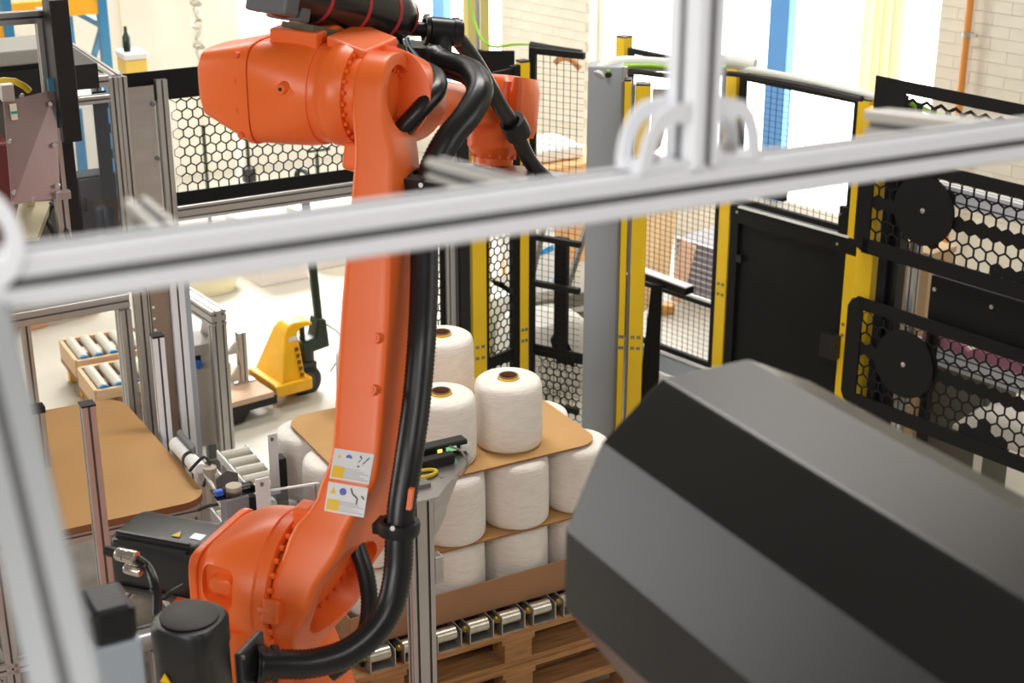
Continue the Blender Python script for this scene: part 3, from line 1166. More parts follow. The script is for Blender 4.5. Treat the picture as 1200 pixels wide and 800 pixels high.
# short rollers in brackets along the front edge
ZR = .430
for k in range(8):
    u = -.25 + k * .133
    t = thing('roller_unit', tuple(pp(u, 0, ZR)), 'short metal roller in a U bracket under the tray, %s from the left' % ('first', 'second', 'third', 'fourth', 'fifth', 'sixth', 'seventh', 'eighth')[k], 'roller', 'rollers under the cardboard tray', math.atan2(UX.y, UX.x))
    for e in (-1, 1):
        bb = B(); bb.box(pp(u + e * .048, -.030, ZR + .038), (.004, .115, .072), UX, VX, Z); bb.done('bracket_side', ZINC, t, bevel=.001)
    bb = B(); bb.box(pp(u, -.030, ZR + .002), (.092, .115, .003), UX, VX, Z); bb.done('bracket_base', ZINC, t)
    bb = B(); bb.cyl(pp(u - .044, -.050, ZR + .048), pp(u + .038, -.050, ZR + .048), .026, n=20); bb.done('roller', mat('roller_zinc', (.60, .56, .46), .3, .8, vary=.15, vscale=20), t, smooth=40)
    bb = B(); bb.lathe([(.006, 0), (.014, 0), (.014, .008), (.006, .016)], pp(u - .050, -.050, ZR + .048), -UX, 14); bb.done('roller_bearing', mat('brass', (.55, .38, .08), .35, .8), t, smooth=40)
    bb = B(); bb.bar(pp(u - .06, .05, ZR + .05), pp(u - .06, -.045, ZR + .03), .012, .05); bb.done('roller_stop', BLACK, t)

# cardboard tray
ZT = .497
t = thing('cardboard_tray', tuple(pp(.3, .4, ZT)), 'brown cardboard tray with a low front lip under the lowest yarn cones', 'tray', rz=math.atan2(UX.y, UX.x))
bb = B(); bb.box(pp(.27, .43, ZT + .003), (1.22, .88, .006), UX, VX, Z); bb.done('tray_floor', CARD_B, t)
for a, c in (((-.34, -.012), (.88, -.012)), ((-.34, .872), (.88, .872)), ((-.34, -.012), (-.34, .872)), ((.88, -.012), (.88, .872))):
    bb = B(); bb.bar(pp(a[0], a[1], ZT + .068), pp(c[0], c[1], ZT + .068), .006, .124); bb.done('tray_side', CARD_B, t)

# tier sheets with rounded corners
CR, CHT, PITCH = .1285, .262, .2775
TIER = [ZT + .007 + PITCH * k for k in range(3)]


def rounded(u0, u1, v0, v1, r, n=7):
    out = []
    for cu, cv, a0 in ((u1 - r, v1 - r, 0), (u0 + r, v1 - r, 90), (u0 + r, v0 + r, 180), (u1 - r, v0 + r, 270)):
        for k in range(n):
            a = rad(a0 + 90 * k / (n - 1))
            out.append((cu + r * cos(a), cv + r * sin(a)))
    return out


def sheet(name, pts, z, th, tilt, label, cat, m, P=pp):
    bb = B()
    bb.prism([P(u, v, z) for u, v in pts], (0, 0, th))
    o = bb.done(name, m, None)
    o.data.materials.append(m)
    tag(o, label, cat)
    return o


for k, (lab, u0, u1, v0, v1) in enumerate((('lower tan cardboard sheet between the first and second tiers of yarn cones', -.27, .76, .02, .82), ('upper tan cardboard sheet under the topmost yarn cones, its rounded corners overhanging', -.245, .735, .045, .82))):
    o = sheet('tier_sheet', rounded(u0, u1, v0, v1, .09), TIER[k + 1] - .0062, .006, 0, lab, 'sheet', CARD)
    o.data.materials.append(CARD_E)
    for p in o.data.polygons:
        if abs(p.normal.z) < .5:
            p.material_index = 2


def yarn_cone():
    t = thing('yarn_cone', (0, 0, 0), 'x', 'yarn cone', 'white yarn cones')
    r, h = CR, CHT
    bb = B()
    prof = [(.0365, .03), (.040, .004), (r - .020, .0), (r - .007, .004), (r - .001, .014), (r, .04), (r, h * .5), (r - .002, h - .05), (r - .004, h - .026), (r - .009, h - .012), (r - .018, h - .005), (r - .04, h - .001), (.050, h), (.041, h - .002), (.0365, h - .05)]
    rings = []
    n = 40
    for i in range(len(prof) - 1):
        (r0, h0), (r1, h1) = prof[i], prof[i + 1]
        for q in range(3 if abs(h1 - h0) > .05 else 1):
            f = q / (3 if abs(h1 - h0) > .05 else 1)
            rings.append((r0 + (r1 - r0) * f, h0 + (h1 - h0) * f))
    rings.append(prof[-1])
    bb.lathe(rings, n=n)
    y = bb.done('yarn', YARN, t, smooth=65)
    bb = B()
    bb.lathe([(.0312, h - .06), (.0362, h - .06), (.0362, h + .010), (.0312, h + .010)], n=28)
    c = bb.done('core_tube', mat('core_brown', (.22, .10, .05), .7), t, smooth=45)
    bb = B(); bb.lathe([(.0364, h - .004), (.0385, h - .004), (.0385, h + .0045), (.0364, h + .0055)], n=28)
    bb.done('core_label', LABEL_Y, t, smooth=45)
    bb = B(); bb.cyl((0, 0, h - .03), (0, 0, h - .025), .0305, n=20); bb.done('core_plug', mat('core_grey', (.16, .14, .14), .6), t)
    return t


c0 = yarn_cone()
UC, VC = (-.185, .135, .41, .685), (.165, .445, .725)
spots = []
place_u = ('leftmost column', 'second column from left', 'third column from left', 'rightmost column')
for tier in (0, 1):
    for iu in range(4):
        for iv in range(3):
            if iv == 0 or (iu == 0 and tier == 1) or (iu == 3 and iv == 1 and tier == 1):
                spots.append((tier, iu, iv))
first = True
tn = ('bottom tier', 'middle tier')
for tier, iu, iv in spots:
    c = c0 if first else copy_tree(c0)
    first = False
    c.location = pp(UC[iu] + rnd.uniform(-.004, .004), VC[iv] + rnd.uniform(-.004, .004) - (.03 if iv == 0 else 0), TIER[tier])
    c.rotation_euler = (0, 0, rnd.uniform(0, 6))
    row = ('front row', 'second row', 'back row')[iv]
    c['label'] = 'white yarn cone, %s, %s, %s' % (tn[tier], place_u[iu], row)
for u, v, lab in ((.425, .215, 'white yarn cone on the topmost sheet, front right with its core ring in full view'), (.140, .205, 'white yarn cone on the topmost sheet, front left beside the black hose'),
                  (.405, .735, 'white yarn cone at the back of the topmost sheet near the yellow post'), (.085, .735, 'white yarn cone on the topmost sheet, mostly hidden behind the orange link')):
    c = copy_tree(c0)
    c.location = pp(u, v, TIER[2])
    c.rotation_euler = (0, 0, rnd.uniform(0, 6))
    c['label'] = lab

# aluminium post with sensor plate in front of the cones
pb = V((-0.2773, 4.194, 1.286))
t = thing('sensor_post', (pb.x, pb.y, 0), 'upright aluminium profile post with a sensor plate, in front of the yarn cones', 'post')
pt = V((pb.x, pb.y, V((-0.2619, 4.258, 1.448)).z))
bb = B(); bb.profile((pb.x, pb.y, 0), pt, .08, .04, up=VX); bb.done('post_profile', [ALU, SLOT], t)
ztop = pt.z
o_ = V((pb.x, pb.y, ztop))
bb = B(); bb.prism([o_ + UX * a + VX * c for a, c in ((-.05, -.03), (.05, -.03), (.10, .02), (.265, .16), (.27, .30), (.05, .32), (-.05, .28))], (0, 0, .006)); bb.done('sensor_plate', STEEL, t)
bb = B(); bb.prism([o_ + UX * .05 + VX * .0 + UX * a + VX * a * .6 - Z * z for a, z in ((0, 0), (.12, 0), (.07, .06), (.05, .10), (.012, .14), (0, .14))], VX * .03); bb.done('plate_bracket', STEEL, t)
bb = B(); bb.box(o_ + UX * .055 - Z * .25, (.03, .04, .09), UX, VX, Z); bb.done('side_bracket', STEEL, t, bevel=.004)
s = o_ + Z * .006
q = s + UX * .19 + VX * .226
bb = B(); bb.box(q + Z * .022, (.16, .045, .042), UX, VX, Z); sb = bb.done('sensor', BLACK, t, bevel=.005)
bb = B(); bb.box(q - VX * .025 + UX * .02 + Z * .024, (.035, .006, .014), UX, VX, Z); bb.done('green_led', LED_G, sb)
bb = B(); bb.box(q - VX * .025 - UX * .02 + Z * .024, (.014, .006, .012), UX, VX, Z); bb.done('yellow_led', LED_Y, sb)
bb = B(); bb.box(q - VX * .03 + UX * .065 + Z * .02, (.03, .012, .02), UX, VX, Z); bb.done('sensor_plug', WHITE, sb, bevel=.003)
bb = B(); bb.box(s + UX * .137 + VX * .165 + Z * .016, (.12, .035, .03), UX, VX, Z); bb.done('sensor', BLACK, t, bevel=.004)
bb = B(); bb.box(s + UX * .03 + VX * .06 + Z * .006, (.06, .04, .012), UX, VX, Z); bb.done('terminal_block', mat('terminal_grey', (.22, .22, .20), .5), t)
bb = B(); bb.tube([s + UX * .07 + VX * .115 + UX * .045 * cos(a) + VX * .022 * sin(a) + Z * .008 for a in [i * 2 * pi / 20 for i in range(21)]], .006, 8); bb.done('yellow_cable_loop', mat('cable_yellow', (.80, .60, .02), .45), t, smooth=50)
bb = B(); bb.tube([V(p) for p in ((-0.1934, 4.44, 1.501), (-0.1583, 4.417, 1.497), (-0.1392, 4.387, 1.477), (-0.1416, 4.368, 1.457), (-0.1671, 4.341, 1.441), (-0.2179, 4.314, 1.454))], .0035, 8, step=.012); bb.done('sensor_cable', mat('cable_brown', (.28, .21, .18), .5), t, smooth=50)
# ------------------------------------------------------------------ fences of the cell


def post(name, p, h, w, d, m, label, rz_ax=UX, cat='post', group=None, slots=True):
    p = V(p)
    ey = V((-rz_ax.y, rz_ax.x, 0))
    t = thing(name, (p.x, p.y, 0), label, cat, group, math.atan2(rz_ax.y, rz_ax.x))
    bb = B(); bb.box((p.x, p.y, h / 2), (w, d, h), rz_ax, ey, Z); bb.done('post_tube', m, t, bevel=.004)
    bb = B(); bb.box((p.x, p.y, .004), (w + .09, d + .09, .008), rz_ax, ey, Z); bb.done('base_plate', m, t)
    bb = B(); bb.box((p.x, p.y, h + .004), (w, d, .008), rz_ax, ey, Z); bb.done('post_cap', BLACK, t)
    if slots:
        bb = B()
        for k, zz in enumerate((.62, .68, 1.55, 1.61)):
            for e in (-.5, -.25, .25, .5):
                bb.box(V((p.x, p.y, zz)) - ey * (d / 2 + .0005) + rz_ax * (w * .55 * e), (.008, .002, .016), rz_ax, ey, Z)
                bb.box(V((p.x, p.y, zz)) - rz_ax * (w / 2 + .0005) + ey * (d * .55 * e), (.002, .008, .016), rz_ax, ey, Z)
        o = bb.done('mounting_holes', SLOT, t); o['kind'] = 'stuff'
    return t


def wire_panel(name, p0, p1, z0, z1, label, midrail=None, kick=None, pv=.040, ph=.030, top=.03, right_rail=True, group='black wire mesh fence panels', frame=.03):
    p0, p1 = V(p0), V(p1)
    d = (p1 - p0); d.z = 0
    L = d.length
    d.normalize()
    nn = V((-d.y, d.x, 0))
    t = thing(name, tuple((p0 + p1) / 2 * 1.0)[:2] + (0,), label, 'fence panel', group, math.atan2(d.y, d.x))
    P = lambda s, z, o=0: V((p0.x, p0.y, 0)) + d * s + Z * z + nn * o
    bb = B()
    n = int(L / pv)
    for i in range(1, n):
        bb.bar(P(i * L / n, z0, .002), P(i * L / n, z1, .002), .0026, .0026, nn)
    n = int((z1 - z0) / ph)
    for i in range(1, n):
        z = z0 + (z1 - z0) * i / n
        bb.bar(P(0, z, -.002), P(L, z, -.002), .0017, .0017, Z)
    o = bb.done('wire_mesh', BLACK_M, t); o['kind'] = 'stuff'
    for nm, a, c in (('top_rail', P(0, z1 - top / 2), P(L, z1 - top / 2)), ('bottom_rail', P(0, z0 + .015), P(L, z0 + .015))):
        bb = B(); bb.bar(a, c, .025, top if nm == 'top_rail' else .03); bb.done(nm, BLACK_M, t)
    for s in ((frame / 2, L - frame / 2) if right_rail else (frame / 2,)):
        bb = B(); bb.bar(P(s, z0 + .03), P(s, z1 - top), .025, frame, d); bb.done('side_rail', BLACK_M, t)
    if midrail:
        bb = B(); bb.bar(P(frame, midrail), P(L - frame, midrail), .022, .024); bb.done('middle_rail', BLACK_M, t)
    return t, P, L


FB = V((1.155, 8.333, 0.15))
FB.z = 0


def fb(px_point):
    p = V(px_point)
    s = (p - FB).dot(WX)
    return FB + WX * s


F1 = fb((0.6408, 8.904, 1.884))
F2 = fb((1.182, 8.303, 1.905))
F3 = fb((1.726, 7.698, 1.356))
F4 = fb((1.734, 7.69, 1.874))
post('fence_post', F1 - WX * .03 - WN * .02, 1.93, .07, .07, YELLOW, 'far yellow fence post whose top shows above the grey cabinet', WX, group='yellow fence posts')
post('fence_post', F2, 1.90, .075, .06, YELLOW, 'yellow fence post at the left edge of the black solid fence panel', WX, group='yellow fence posts')
post('fence_post', F4 + WX * .03, 1.86, .07, .07, YELLOW, 'yellow fence post in front of the bright window, left of the black guard', WX, group='yellow fence posts')
t, P, L = wire_panel('mesh_panel', F1 + WX * .03, F2 - WX * .05, .15, 1.88, 'wire mesh fence panel between the two yellow posts, a grey kick plate below', midrail=.52)
bb = B(); bb.bar(P(0, .135), P(L, .135), .03, .012); bb.done('kick_lit_edge', WHITE, t)  # white bar paints the lit top edge of the bottom rail
bb = B(); bb.bar(P(0, .07), P(L, .07), .015, .12); bb.done('kick_plate', mat('kick_grey', (.36, .40, .46), .5), t)
bb = B(); bb.bar(P(.0, .545, -.002), P(L - .03, .545, -.002), .022, .012); bb.done('rail_edge', WHITE, t)
# solid lower panel with mesh above
t, P, L = wire_panel('mesh_panel', F2 + WX * .045, F4 - WX * .01, 1.16, 1.86, 'wire mesh panel above the black solid fence panel, before the bright window')
t2 = thing('solid_panel', tuple(P(L / 2, 0)), 'tall black sheet metal fence panel with a slot window near its top', 'fence panel', rz=math.atan2(WX.y, WX.x))
bb = B(); bb.bar(P(0, .60), P(L + .10, .60), .012, 1.06); bb.done('sheet', BLACK_M, t2)
bb = B(); bb.bar(P(0, 1.105, -.01), P(L + .10, 1.105, -.01), .05, .09); bb.done('cross_rail', BLACK_M, t2)
bb = B(); bb.bar(P(0.06, 1.152, -.035), P(L + .02, 1.152, -.035), .02, .008); bb.done('rail_edge', WHITE, t2)
bb = B(); bb.bar(P(-.0, 1.30, -.01), P(L * .45, 1.30, -.01), .04, .12); bb.done('upper_rail', BLACK_M, t2)
for s in (.03, L - .03, L + .08):
    bb = B(); bb.bar(P(s, 0, -.015), P(s, 1.30 if s > L * .5 else 1.15, -.015), .03, .055, WX); bb.done('stile', BLACK_M, t2)
bb = B(); bb.box(P(L - .03, .55, -.05), (.10, .06, .13), WX, WN, Z); bb.done('latch_box', BLACK, t2, bevel=.004)
bb = B(); bb.box(P(.08, .86, -.03), (.03, .02, .04), WX, WN, Z); bb.done('hinge', BLACK, t2)
for s, z in ((.05, 1.12), (L - .05, 1.10), (L - .05, 1.26)):
    bb = B(); bb.cyl(P(s, z, -.04), P(s, z, -.03), .008, n=10); bb.done('bolt_head', STEEL, t2, smooth=40)

# fence behind the cones, left of the grey cabinet
A0, A1 = V((0.09, 7.918, 2.07)), V((0.3577, 7.765, 2.07))
A0.z = A1.z = 0
AX = (A1 - A0).normalized()
RZ1, RZ2, RZ3 = (V(p).z for p in ((0.222, 7.837, 1.081), (0.2245, 7.835, 0.8273), (0.2284, 7.833, 0.4262)))
t, P, L = wire_panel('mesh_panel', A0, A1, .12, 2.07, 'wire mesh fence panel behind the yarn cones, left of the grey cabinet', pv=.036, ph=.032, frame=.035, right_rail=False)
for z in (RZ1, RZ2):
    bb = B(); bb.bar(P(.03, z, -.012), P(L, z, -.012), .03, .028); bb.done('middle_rail', BLACK_M, t)
bb = B(); bb.bar(P(.17, RZ3 - .02, .05), P(.17, RZ1, .05), .03, .075, AX); bb.done('stile', BLACK_M, t)
bb = B(); bb.prism([P(.10, RZ3 + .06, .06), P(.14, RZ3 - .06, .06), P(.25, RZ3 - .06, .06), P(.25, RZ3 - .01, .06), P(.21, RZ3 + .06, .06), P(.20, RZ3 + .22, .06)], V((0, .03, 0))); bb.done('gusset', BLACK_M, t)
AN = V((-AX.y, AX.x, 0))
bb = B(); bb.hexes(P(0.04, .05, .04), AX, Z, L - .04, RZ3 - .06, .046, .007, .003); bb.done('hex_sheet', BLACK_M, t)
bb = B(); bb.bar(P(.02, RZ3, .04), P(L, RZ3, .04), .012, .06); bb.done('sheet_edge', BLACK_M, t)
post('fence_post', V((0.0522, 7.601, 0.9331)), 2.06, .052, .052, YELLOW, 'slim yellow post at the left end of the wire mesh panel behind the cones', UX, group='yellow fence posts')
p5 = V((-0.1729, 7.365, 1.016))
post('fence_post', p5, 2.05, .078, .06, YELLOW, 'yellow post standing just behind the back yarn cone', UX, group='yellow fence posts')
# narrow perforated door between those two posts
p6 = V((0.0522, 7.601, 0.9331))
q0, q1 = V((p5.x, p5.y, 0)), V((p6.x, p6.y, 0))
HX = (q1 - q0).normalized()
q0 += HX * .055; q1 -= HX * .035
L = (q1 - q0).length
t = thing('perforated_door', tuple((q0 + q1) / 2), 'narrow black door of hexagonal perforated sheet between two yellow posts', 'fence panel', rz=math.atan2(HX.y, HX.x))
bb = B(); bb.hexes(q0 + Z * .12, HX, Z, L, 1.46, .046, .007, .003); bb.done('hex_sheet', BLACK_M, t)
for e, w in ((.0, .03), (L, .09)):
    bb = B(); bb.bar(q0 + HX * e + Z * .05, q0 + HX * e + Z * 2.05, .03, w, HX); bb.done('stile', BLACK_M, t)
bb = B(); bb.bar(q0 + Z * 1.80, q1 + Z * 1.80, .02, .48); bb.done('top_sheet', BLACK_M, t)
bb = B(); bb.bar(q0 + Z * .09, q1 + Z * .09, .02, .08); bb.done('bottom_rail', BLACK_M, t)
bb = B(); bb.bar(q0 + Z * .56, q1 + Z * .56, .02, .06); bb.done('middle_rail', BLACK_M, t)
# dark post and profile to the left of it
pa = V((-0.2388, 7.318, 1.032))
t = thing('fence_post', (pa.x, pa.y, 0), 'black fence post beside an aluminium profile, behind the back yarn cone', 'post')
bb = B(); bb.box((pa.x, pa.y, .95), (.05, .05, 1.9), UX, VX, Z); bb.done('post_tube', BLACK, t)
pa = V((-0.2974, 7.318, 1.032))
t = thing('profile_post', (pa.x, pa.y, 0), 'aluminium profile post just right of the black hose, behind the cones', 'post')
bb = B(); bb.profile((pa.x, pa.y, 0), (pa.x, pa.y, 1.85), .07, .04, up=VX); bb.done('post_profile', [ALU, SLOT], t)
# perforated panel visible between hose and that post
q1 = V((pa.x, pa.y, 0)) - UX * .05
q0 = q1 - UX * .36
t = thing('perforated_screen', tuple((q0 + q1) / 2), 'black perforated panel seen in the gap right of the link and hose', 'fence panel', rz=math.atan2(UX.y, UX.x))
bb = B(); bb.hexes(q0 + Z * .3, UX, Z, .36, 1.25, .048, .007, .003); bb.done('hex_sheet', BLACK_M, t)
bb = B(); bb.bar(q0 + Z * 1.57, q1 + Z * 1.57, .02, .06); bb.done('top_rail', BLACK_M, t)
bb = B(); bb.bar(q0 + Z * .27, q1 + Z * .27, .02, .06); bb.done('bottom_rail', BLACK_M, t)
for q in (q0, q1):
    bb = B(); bb.bar(q, q + Z * 1.6, .02, .02, UX); bb.done('side_rail', BLACK_M, t)

# black sheet behind the robot wrist, cable on its top edge
g0, g1 = V((-0.159, 7.838, 1.806)), V((0.0129, 7.838, 1.806))
t = thing('black_screen', (g0.x, g0.y, 0), 'black screen sheet standing behind the robot wrist beside a yellow post', 'screen')
zt = V((-0.0645, 7.94, 2.066)).z
bb = B(); bb.bar(V((g0.x, g0.y, zt - .28)), V((g1.x, g1.y, zt - .28)), .02, .56); bb.done('sheet', BLACK_M, t)
for q in (g0,):
    bb = B(); bb.bar((q.x, q.y + .02, 0), (q.x, q.y + .02, zt), .03, .03, UX); bb.done('leg', BLACK_M, t)
pz = V((-0.1952, 8.632, 2.048))
t = thing('yellow_upright', (pz.x, pz.y, 0), 'pale yellow upright beam in front of the blue-framed window', 'post')
bb = B(); bb.box((pz.x, pz.y, 1.6), (.13, .06, 3.2), UX, VX, Z); bb.done('post_tube', mat('pale_yellow', (.72, .62, .22), .6), t)
pz = V((-0.1816, 8.431, 2.084))
t = thing('conduit', (pz.x, pz.y, 0), 'thin grey vertical conduit before the pale yellow beam', 'pipe')
bb = B(); bb.cyl((pz.x, pz.y, 0), (pz.x, pz.y, 3.2), .014, n=12); bb.done('pipe', ALU, t)

# grey cabinet tower and the yellow light curtain posts beside it
tb = V((0.4516, 7.562, 0))
tl, tr = V((0.3667, 7.583, 0)), V((0.5062, 7.489, 0))
TX = V((1, -.12, 0)).normalized(); TY = V((-TX.y, TX.x, 0))
w = (tr - tl).length
t = thing('cabinet_tower', (tb.x, tb.y, 0), 'tall narrow grey steel cabinet standing beside the yellow posts', 'cabinet', rz=math.atan2(TX.y, TX.x))
tc = tl + TX * (w / 2) + TY * .07
bb = B(); bb.box((tc.x, tc.y, 1.02), (w, .14, 2.04), TX, TY, Z); bb.done('cabinet_body', GREY_P, t, bevel=.005)
bb = B(); bb.box(tc - TY * .072 - TX * (w * .0) + Z * 1.42, (.022, .006, .022), TX, TY, Z); lk_ = bb.done('lock_plate', STEEL, t)
bb = B(); bb.cyl(tc - TY * .075 + Z * 1.42, tc - TY * .08 + Z * 1.42, .006, n=10); bb.done('lock_key', BLACK, lk_)
bb = B(); bb.bar(tc + TX * (w / 2 + .012) - TY * .05, tc + TX * (w / 2 + .012) - TY * .05 + Z * 2.04, .02, .03, TY); bb.done('edge_profile', ALU, t)
yp = V((0.5548, 7.479, 0))
for dx, ww, z1, lab in ((-.0, .034, 1.99, 'slim yellow post right against the grey cabinet'), (.073, .073, 1.97, 'wide yellow post right of the grey cabinet, a grey bracket near its top')):
    tt = post('light_curtain_post', yp + TX * dx + TY * .03, z1, ww, .06, YELLOW, lab, TX, group='yellow light curtain posts')
    bb = B(); bb.box(V((yp.x, yp.y, z1 / 2)) + TX * (dx - ww / 2 - .008) + TY * .02, (.012, .05, z1), TX, TY, Z); bb.done('front_strip', SLOT, tt)
pbk = yp + TX * .118
bb = B(); bb.prism([pbk + Z * 1.96 - TY * .01, pbk + TX * .10 + Z * 1.96 - TY * .01, pbk + TX * .05 + Z * 1.68 - TY * .01, pbk + Z * 1.63 - TY * .01], TY * .006); bb.done('sheet_bracket', STEEL, tt)
# black stand with a cross bar in front of the mesh
sp = V((0.733, 7.865, 0))
t = thing('black_stand', (sp.x, sp.y, 0), 'black tapered stand with a short cross bar on top, in front of the wire mesh', 'stand')
spt = V((0.7765, 7.976, 0.792))
bb = B(); bb.loft([[sp + TX * a + TY * c for a, c in ((-.06, -.04), (.06, -.04), (.06, .04), (-.06, .04))], [V((spt.x, spt.y, spt.z)) + TX * a + TY * c for a, c in ((-.03, -.03), (.03, -.03), (.03, .03), (-.03, .03))]]); bb.done('stand_leg', BLACK_M, t)
bb = B(); bb.bar(V((0.688, 8.14, 0.7984)), V((0.9388, 7.867, 0.7875)), .07, .035); bb.done('cross_bar', BLACK_M, t)
bb = B(); bb.bar(V((0.688, 8.148, 0.8201)), V((0.9388, 7.875, 0.8085)), .06, .006); bb.done('cross_bar_lit_top', WHITE, t)  # white strip stands in for light on top of the black bar

# cables along the fence top
def cable(name, pts, r, m, label, cat='cable'):
    bb = B(); bb.tube([V(p) for p in pts], r, 10, step=.04)
    return tag(bb.done(name, m, None, smooth=60), label, cat)


cb = cable('cable_bundle', ((0.4135, 7.588, 1.989), (0.4442, 7.633, 2.021), (0.5111, 7.71, 2.026), (0.6192, 7.861, 2), (0.8319, 8.056, 1.951), (1.108, 8.162, 1.947), (1.256, 8.104, 1.937)), .036, CABLE_W, 'thick white cable bundle draped along the top of the fence')
for k, (dy, m) in enumerate(((3, GREEN), (-3, CABLE_W), (8, BLACK))):
    pass
cable('earth_cable', ((0.4572, 7.567, 2.018), (0.5314, 7.636, 2.029), (0.6832, 7.856, 1.988), (0.8703, 8, 1.945), (1.088, 8.003, 1.953)), .010, GREEN, 'green earth cable lying along the white cable bundle')
cable('grey_cable', ((1.188, 8.149, 1.914), (1.319, 7.941, 1.931), (1.498, 7.625, 1.948), (1.68, 7.307, 1.96), (1.815, 7.194, 1.945)), .018, CABLE_W, 'thin white cable lying along the fence top before the bright window')
cable('dark_cable', ((0.4613, 7.561, 2.003), (0.5903, 7.746, 1.981), (0.8268, 7.986, 1.909), (1.088, 7.991, 1.921), (1.391, 7.724, 1.926), (1.64, 7.301, 1.945)), .014, BLACK, 'black cable hanging under the white cable bundle')
cable('green_cable', ((-0.2333, 8.388, 2.249), (-0.1974, 8.339, 2.123), (-0.1516, 8.251, 2.037), (-0.0892, 8.24, 2.008), (0, 8.245, 2.02), (0.0999, 8.395, 1.992)), .007, GREEN, 'yellow-green cable hanging over the black screen')
cable('rail_cable', ((0.0917, 8.073, 2.049), (0.2176, 8.035, 2.034), (0.3589, 7.977, 2.024)), .02, BLACK, 'black cable along the top of the mesh panel behind the cones')
cable('wall_hook', ((0.3108, 11.44, 1.271), (0.3481, 11.45, 1.3), (0.3978, 11.46, 1.305), (0.4476, 11.45, 1.282), (0.4973, 11.43, 1.23)), .022, mat('rust', (.35, .15, .05), .7), 'rusty curved bar fixed to the white brick pier', 'bar')

# ------------------------------------------------------------------ perforated guards on the right
MO = V((1.55, 7.12, 0))
MX = V((sin(rad(40)), -cos(rad(40)), 0))
MN = V((-cos(rad(40)), -sin(rad(40)), 0))


def mp(p):
    p = V(p)
    return (p - MO).dot(MX), p.z


def MP(s, z, o=0.0):
    return MO + MX * s + Z * z + MN * o


def guard(name, corners, disc, label, hz, cut_arc=None, thick=.02):
    """black perforated sheet guard; corners (s, z) around the outline, disc centre (s, z, r)"""
    s0 = min(c[0] for c in corners); s1 = max(c[0] for c in corners)
    z0 = min(c[1] for c in corners); z1 = max(c[1] for c in corners)
    t = thing(name, tuple(MP((s0 + s1) / 2, z0)), label, 'machine guard', 'black perforated guards', math.atan2(MX.y, MX.x))
    m = .055
    bb = B()

    def solid(x, y):
        s, z = s0 + m + x, z0 + m + y
        if abs(z - hz) < .038:
            return True
        if (s - disc[0]) ** 2 + (z - disc[1]) ** 2 < (disc[2] * .9) ** 2:
            return True
        if cut_arc:
            for cs, cz, r in cut_arc:
                if (s - cs) ** 2 + (z - cz) ** 2 < r * r:
                    return True
        return False
    bb.hexes(MP(s0 + m, z0 + m), MX, Z, s1 - s0 - m - .02, z1 - z0 - 2 * m, .062, .009, .003, solid)
    bb.done('hex_sheet', BLACK_M, t)
    bb = B()
    bb.bar(MP(s0 + .05, z1 - .03), MP(s1, z1 - .03), .01, .06); bb.done('top_border', BLACK_M, t)
    bb = B()
    bb.bar(MP(s0 + .05, z0 + .035), MP(s1, z0 + .035), .01, .07); bb.done('bottom_border', BLACK_M, t)
    bb = B()
    bb.prism([MP(s0 + a, z, -.005) for a, z in ((.0, z0 + .06), (.02, z0 + .02), (.06, z0), (m + .03, z0), (m + .03, z1), (.06, z1), (.02, z1 - .02), (0, z1 - .06))], MN * .01); bb.done('end_border', BLACK_M, t)
    bb = B()
    bb.cyl(MP(disc[0], disc[1], .004), MP(disc[0], disc[1], .016), disc[2], n=48)
    d = bb.done('cover_disc', BLACK_M, t, smooth=40)
    bb = B(); bb.lathe([(.012, 0), (.012, .004), (.005, .008), (0, .008)], MP(disc[0], disc[1], .016), MN, 14); bb.done('disc_bolt', STEEL, d, smooth=40)
    return t, s0, s1, z0, z1


lo = [mp(p) for p in ((1.594, 7.068, 0.5929), (1.617, 7.04, 1.066), (1.637, 7.016, 0.2272))]
d1 = mp((1.828, 6.788, 0.8151))
d0 = mp((1.843, 6.77, 1.563))
lt = mp((1.627, 7.028, 1.066)); lb = mp((1.602, 7.058, 0.5068))
ut = mp((1.592, 7.07, 1.702)); ub = mp((1.603, 7.057, 1.285))
zl = mp((2.206, 6.339, 0.8219)); zu = mp((2.139, 6.418, 1.598))
SE = 2.1
guard('perforated_guard', [(lb[0], lb[1]), (SE, lb[1]), (SE, lt[1]), (lb[0], lt[1])], (d1[0], d1[1], .163), 'lower black perforated guard with a round disc and rounded corner', d1[1] - .01, [(.90, lb[1], .15)])
guard('perforated_guard', [(ub[0], ub[1]), (SE, ub[1]), (SE, 1.78), (ub[0], 1.78)], (d0[0], d0[1], .160), 'upper black perforated guard with a round disc behind the blurred rail', d0[1] - .035, [(.90, 1.90, .16), (.90, ub[1], .13)])
# uprights between the guards
for s, w, z1, m, lab, nm in ((.26, .06, 2.0, BLACK, 'black upright behind the left ends of the two perforated guards', 'machine_post'), (.10, .10, 1.95, YELLOW, 'yellow upright between the two perforated guards', 'machine_post'), (.36, .05, 1.9, ALU, 'narrow aluminium upright seen between the two perforated guards', 'profile_post')):
    p = MP(s, 0, -.10)
    t = thing(nm, tuple(p), lab, 'post', rz=math.atan2(MX.y, MX.x))
    bb = B()
    if m is not ALU:
        bb.box(p + Z * z1 / 2, (w, .07, z1), MX, MN, Z); bb.done('post_tube', m, t, bevel=.004)
    else:
        bb.profile(p, p + Z * z1, .045, .045, up=MN); bb.done('post_profile', [ALU, SLOT], t)
s0_, z_ = mp((1.856, 6.755, 1.23))
t = thing('black_box', tuple(MP(1.05, z_ - .16, -.12)), 'black flat machine box in the gap between the two perforated guards', 'machine', rz=math.atan2(MX.y, MX.x))
bb = B(); bb.box(MP(s0_ + .62, z_ - .10, -.10), (1.2, .12, .26), MX, MN, Z); bb.done('box_body', BLACK_M, t, bevel=.006)
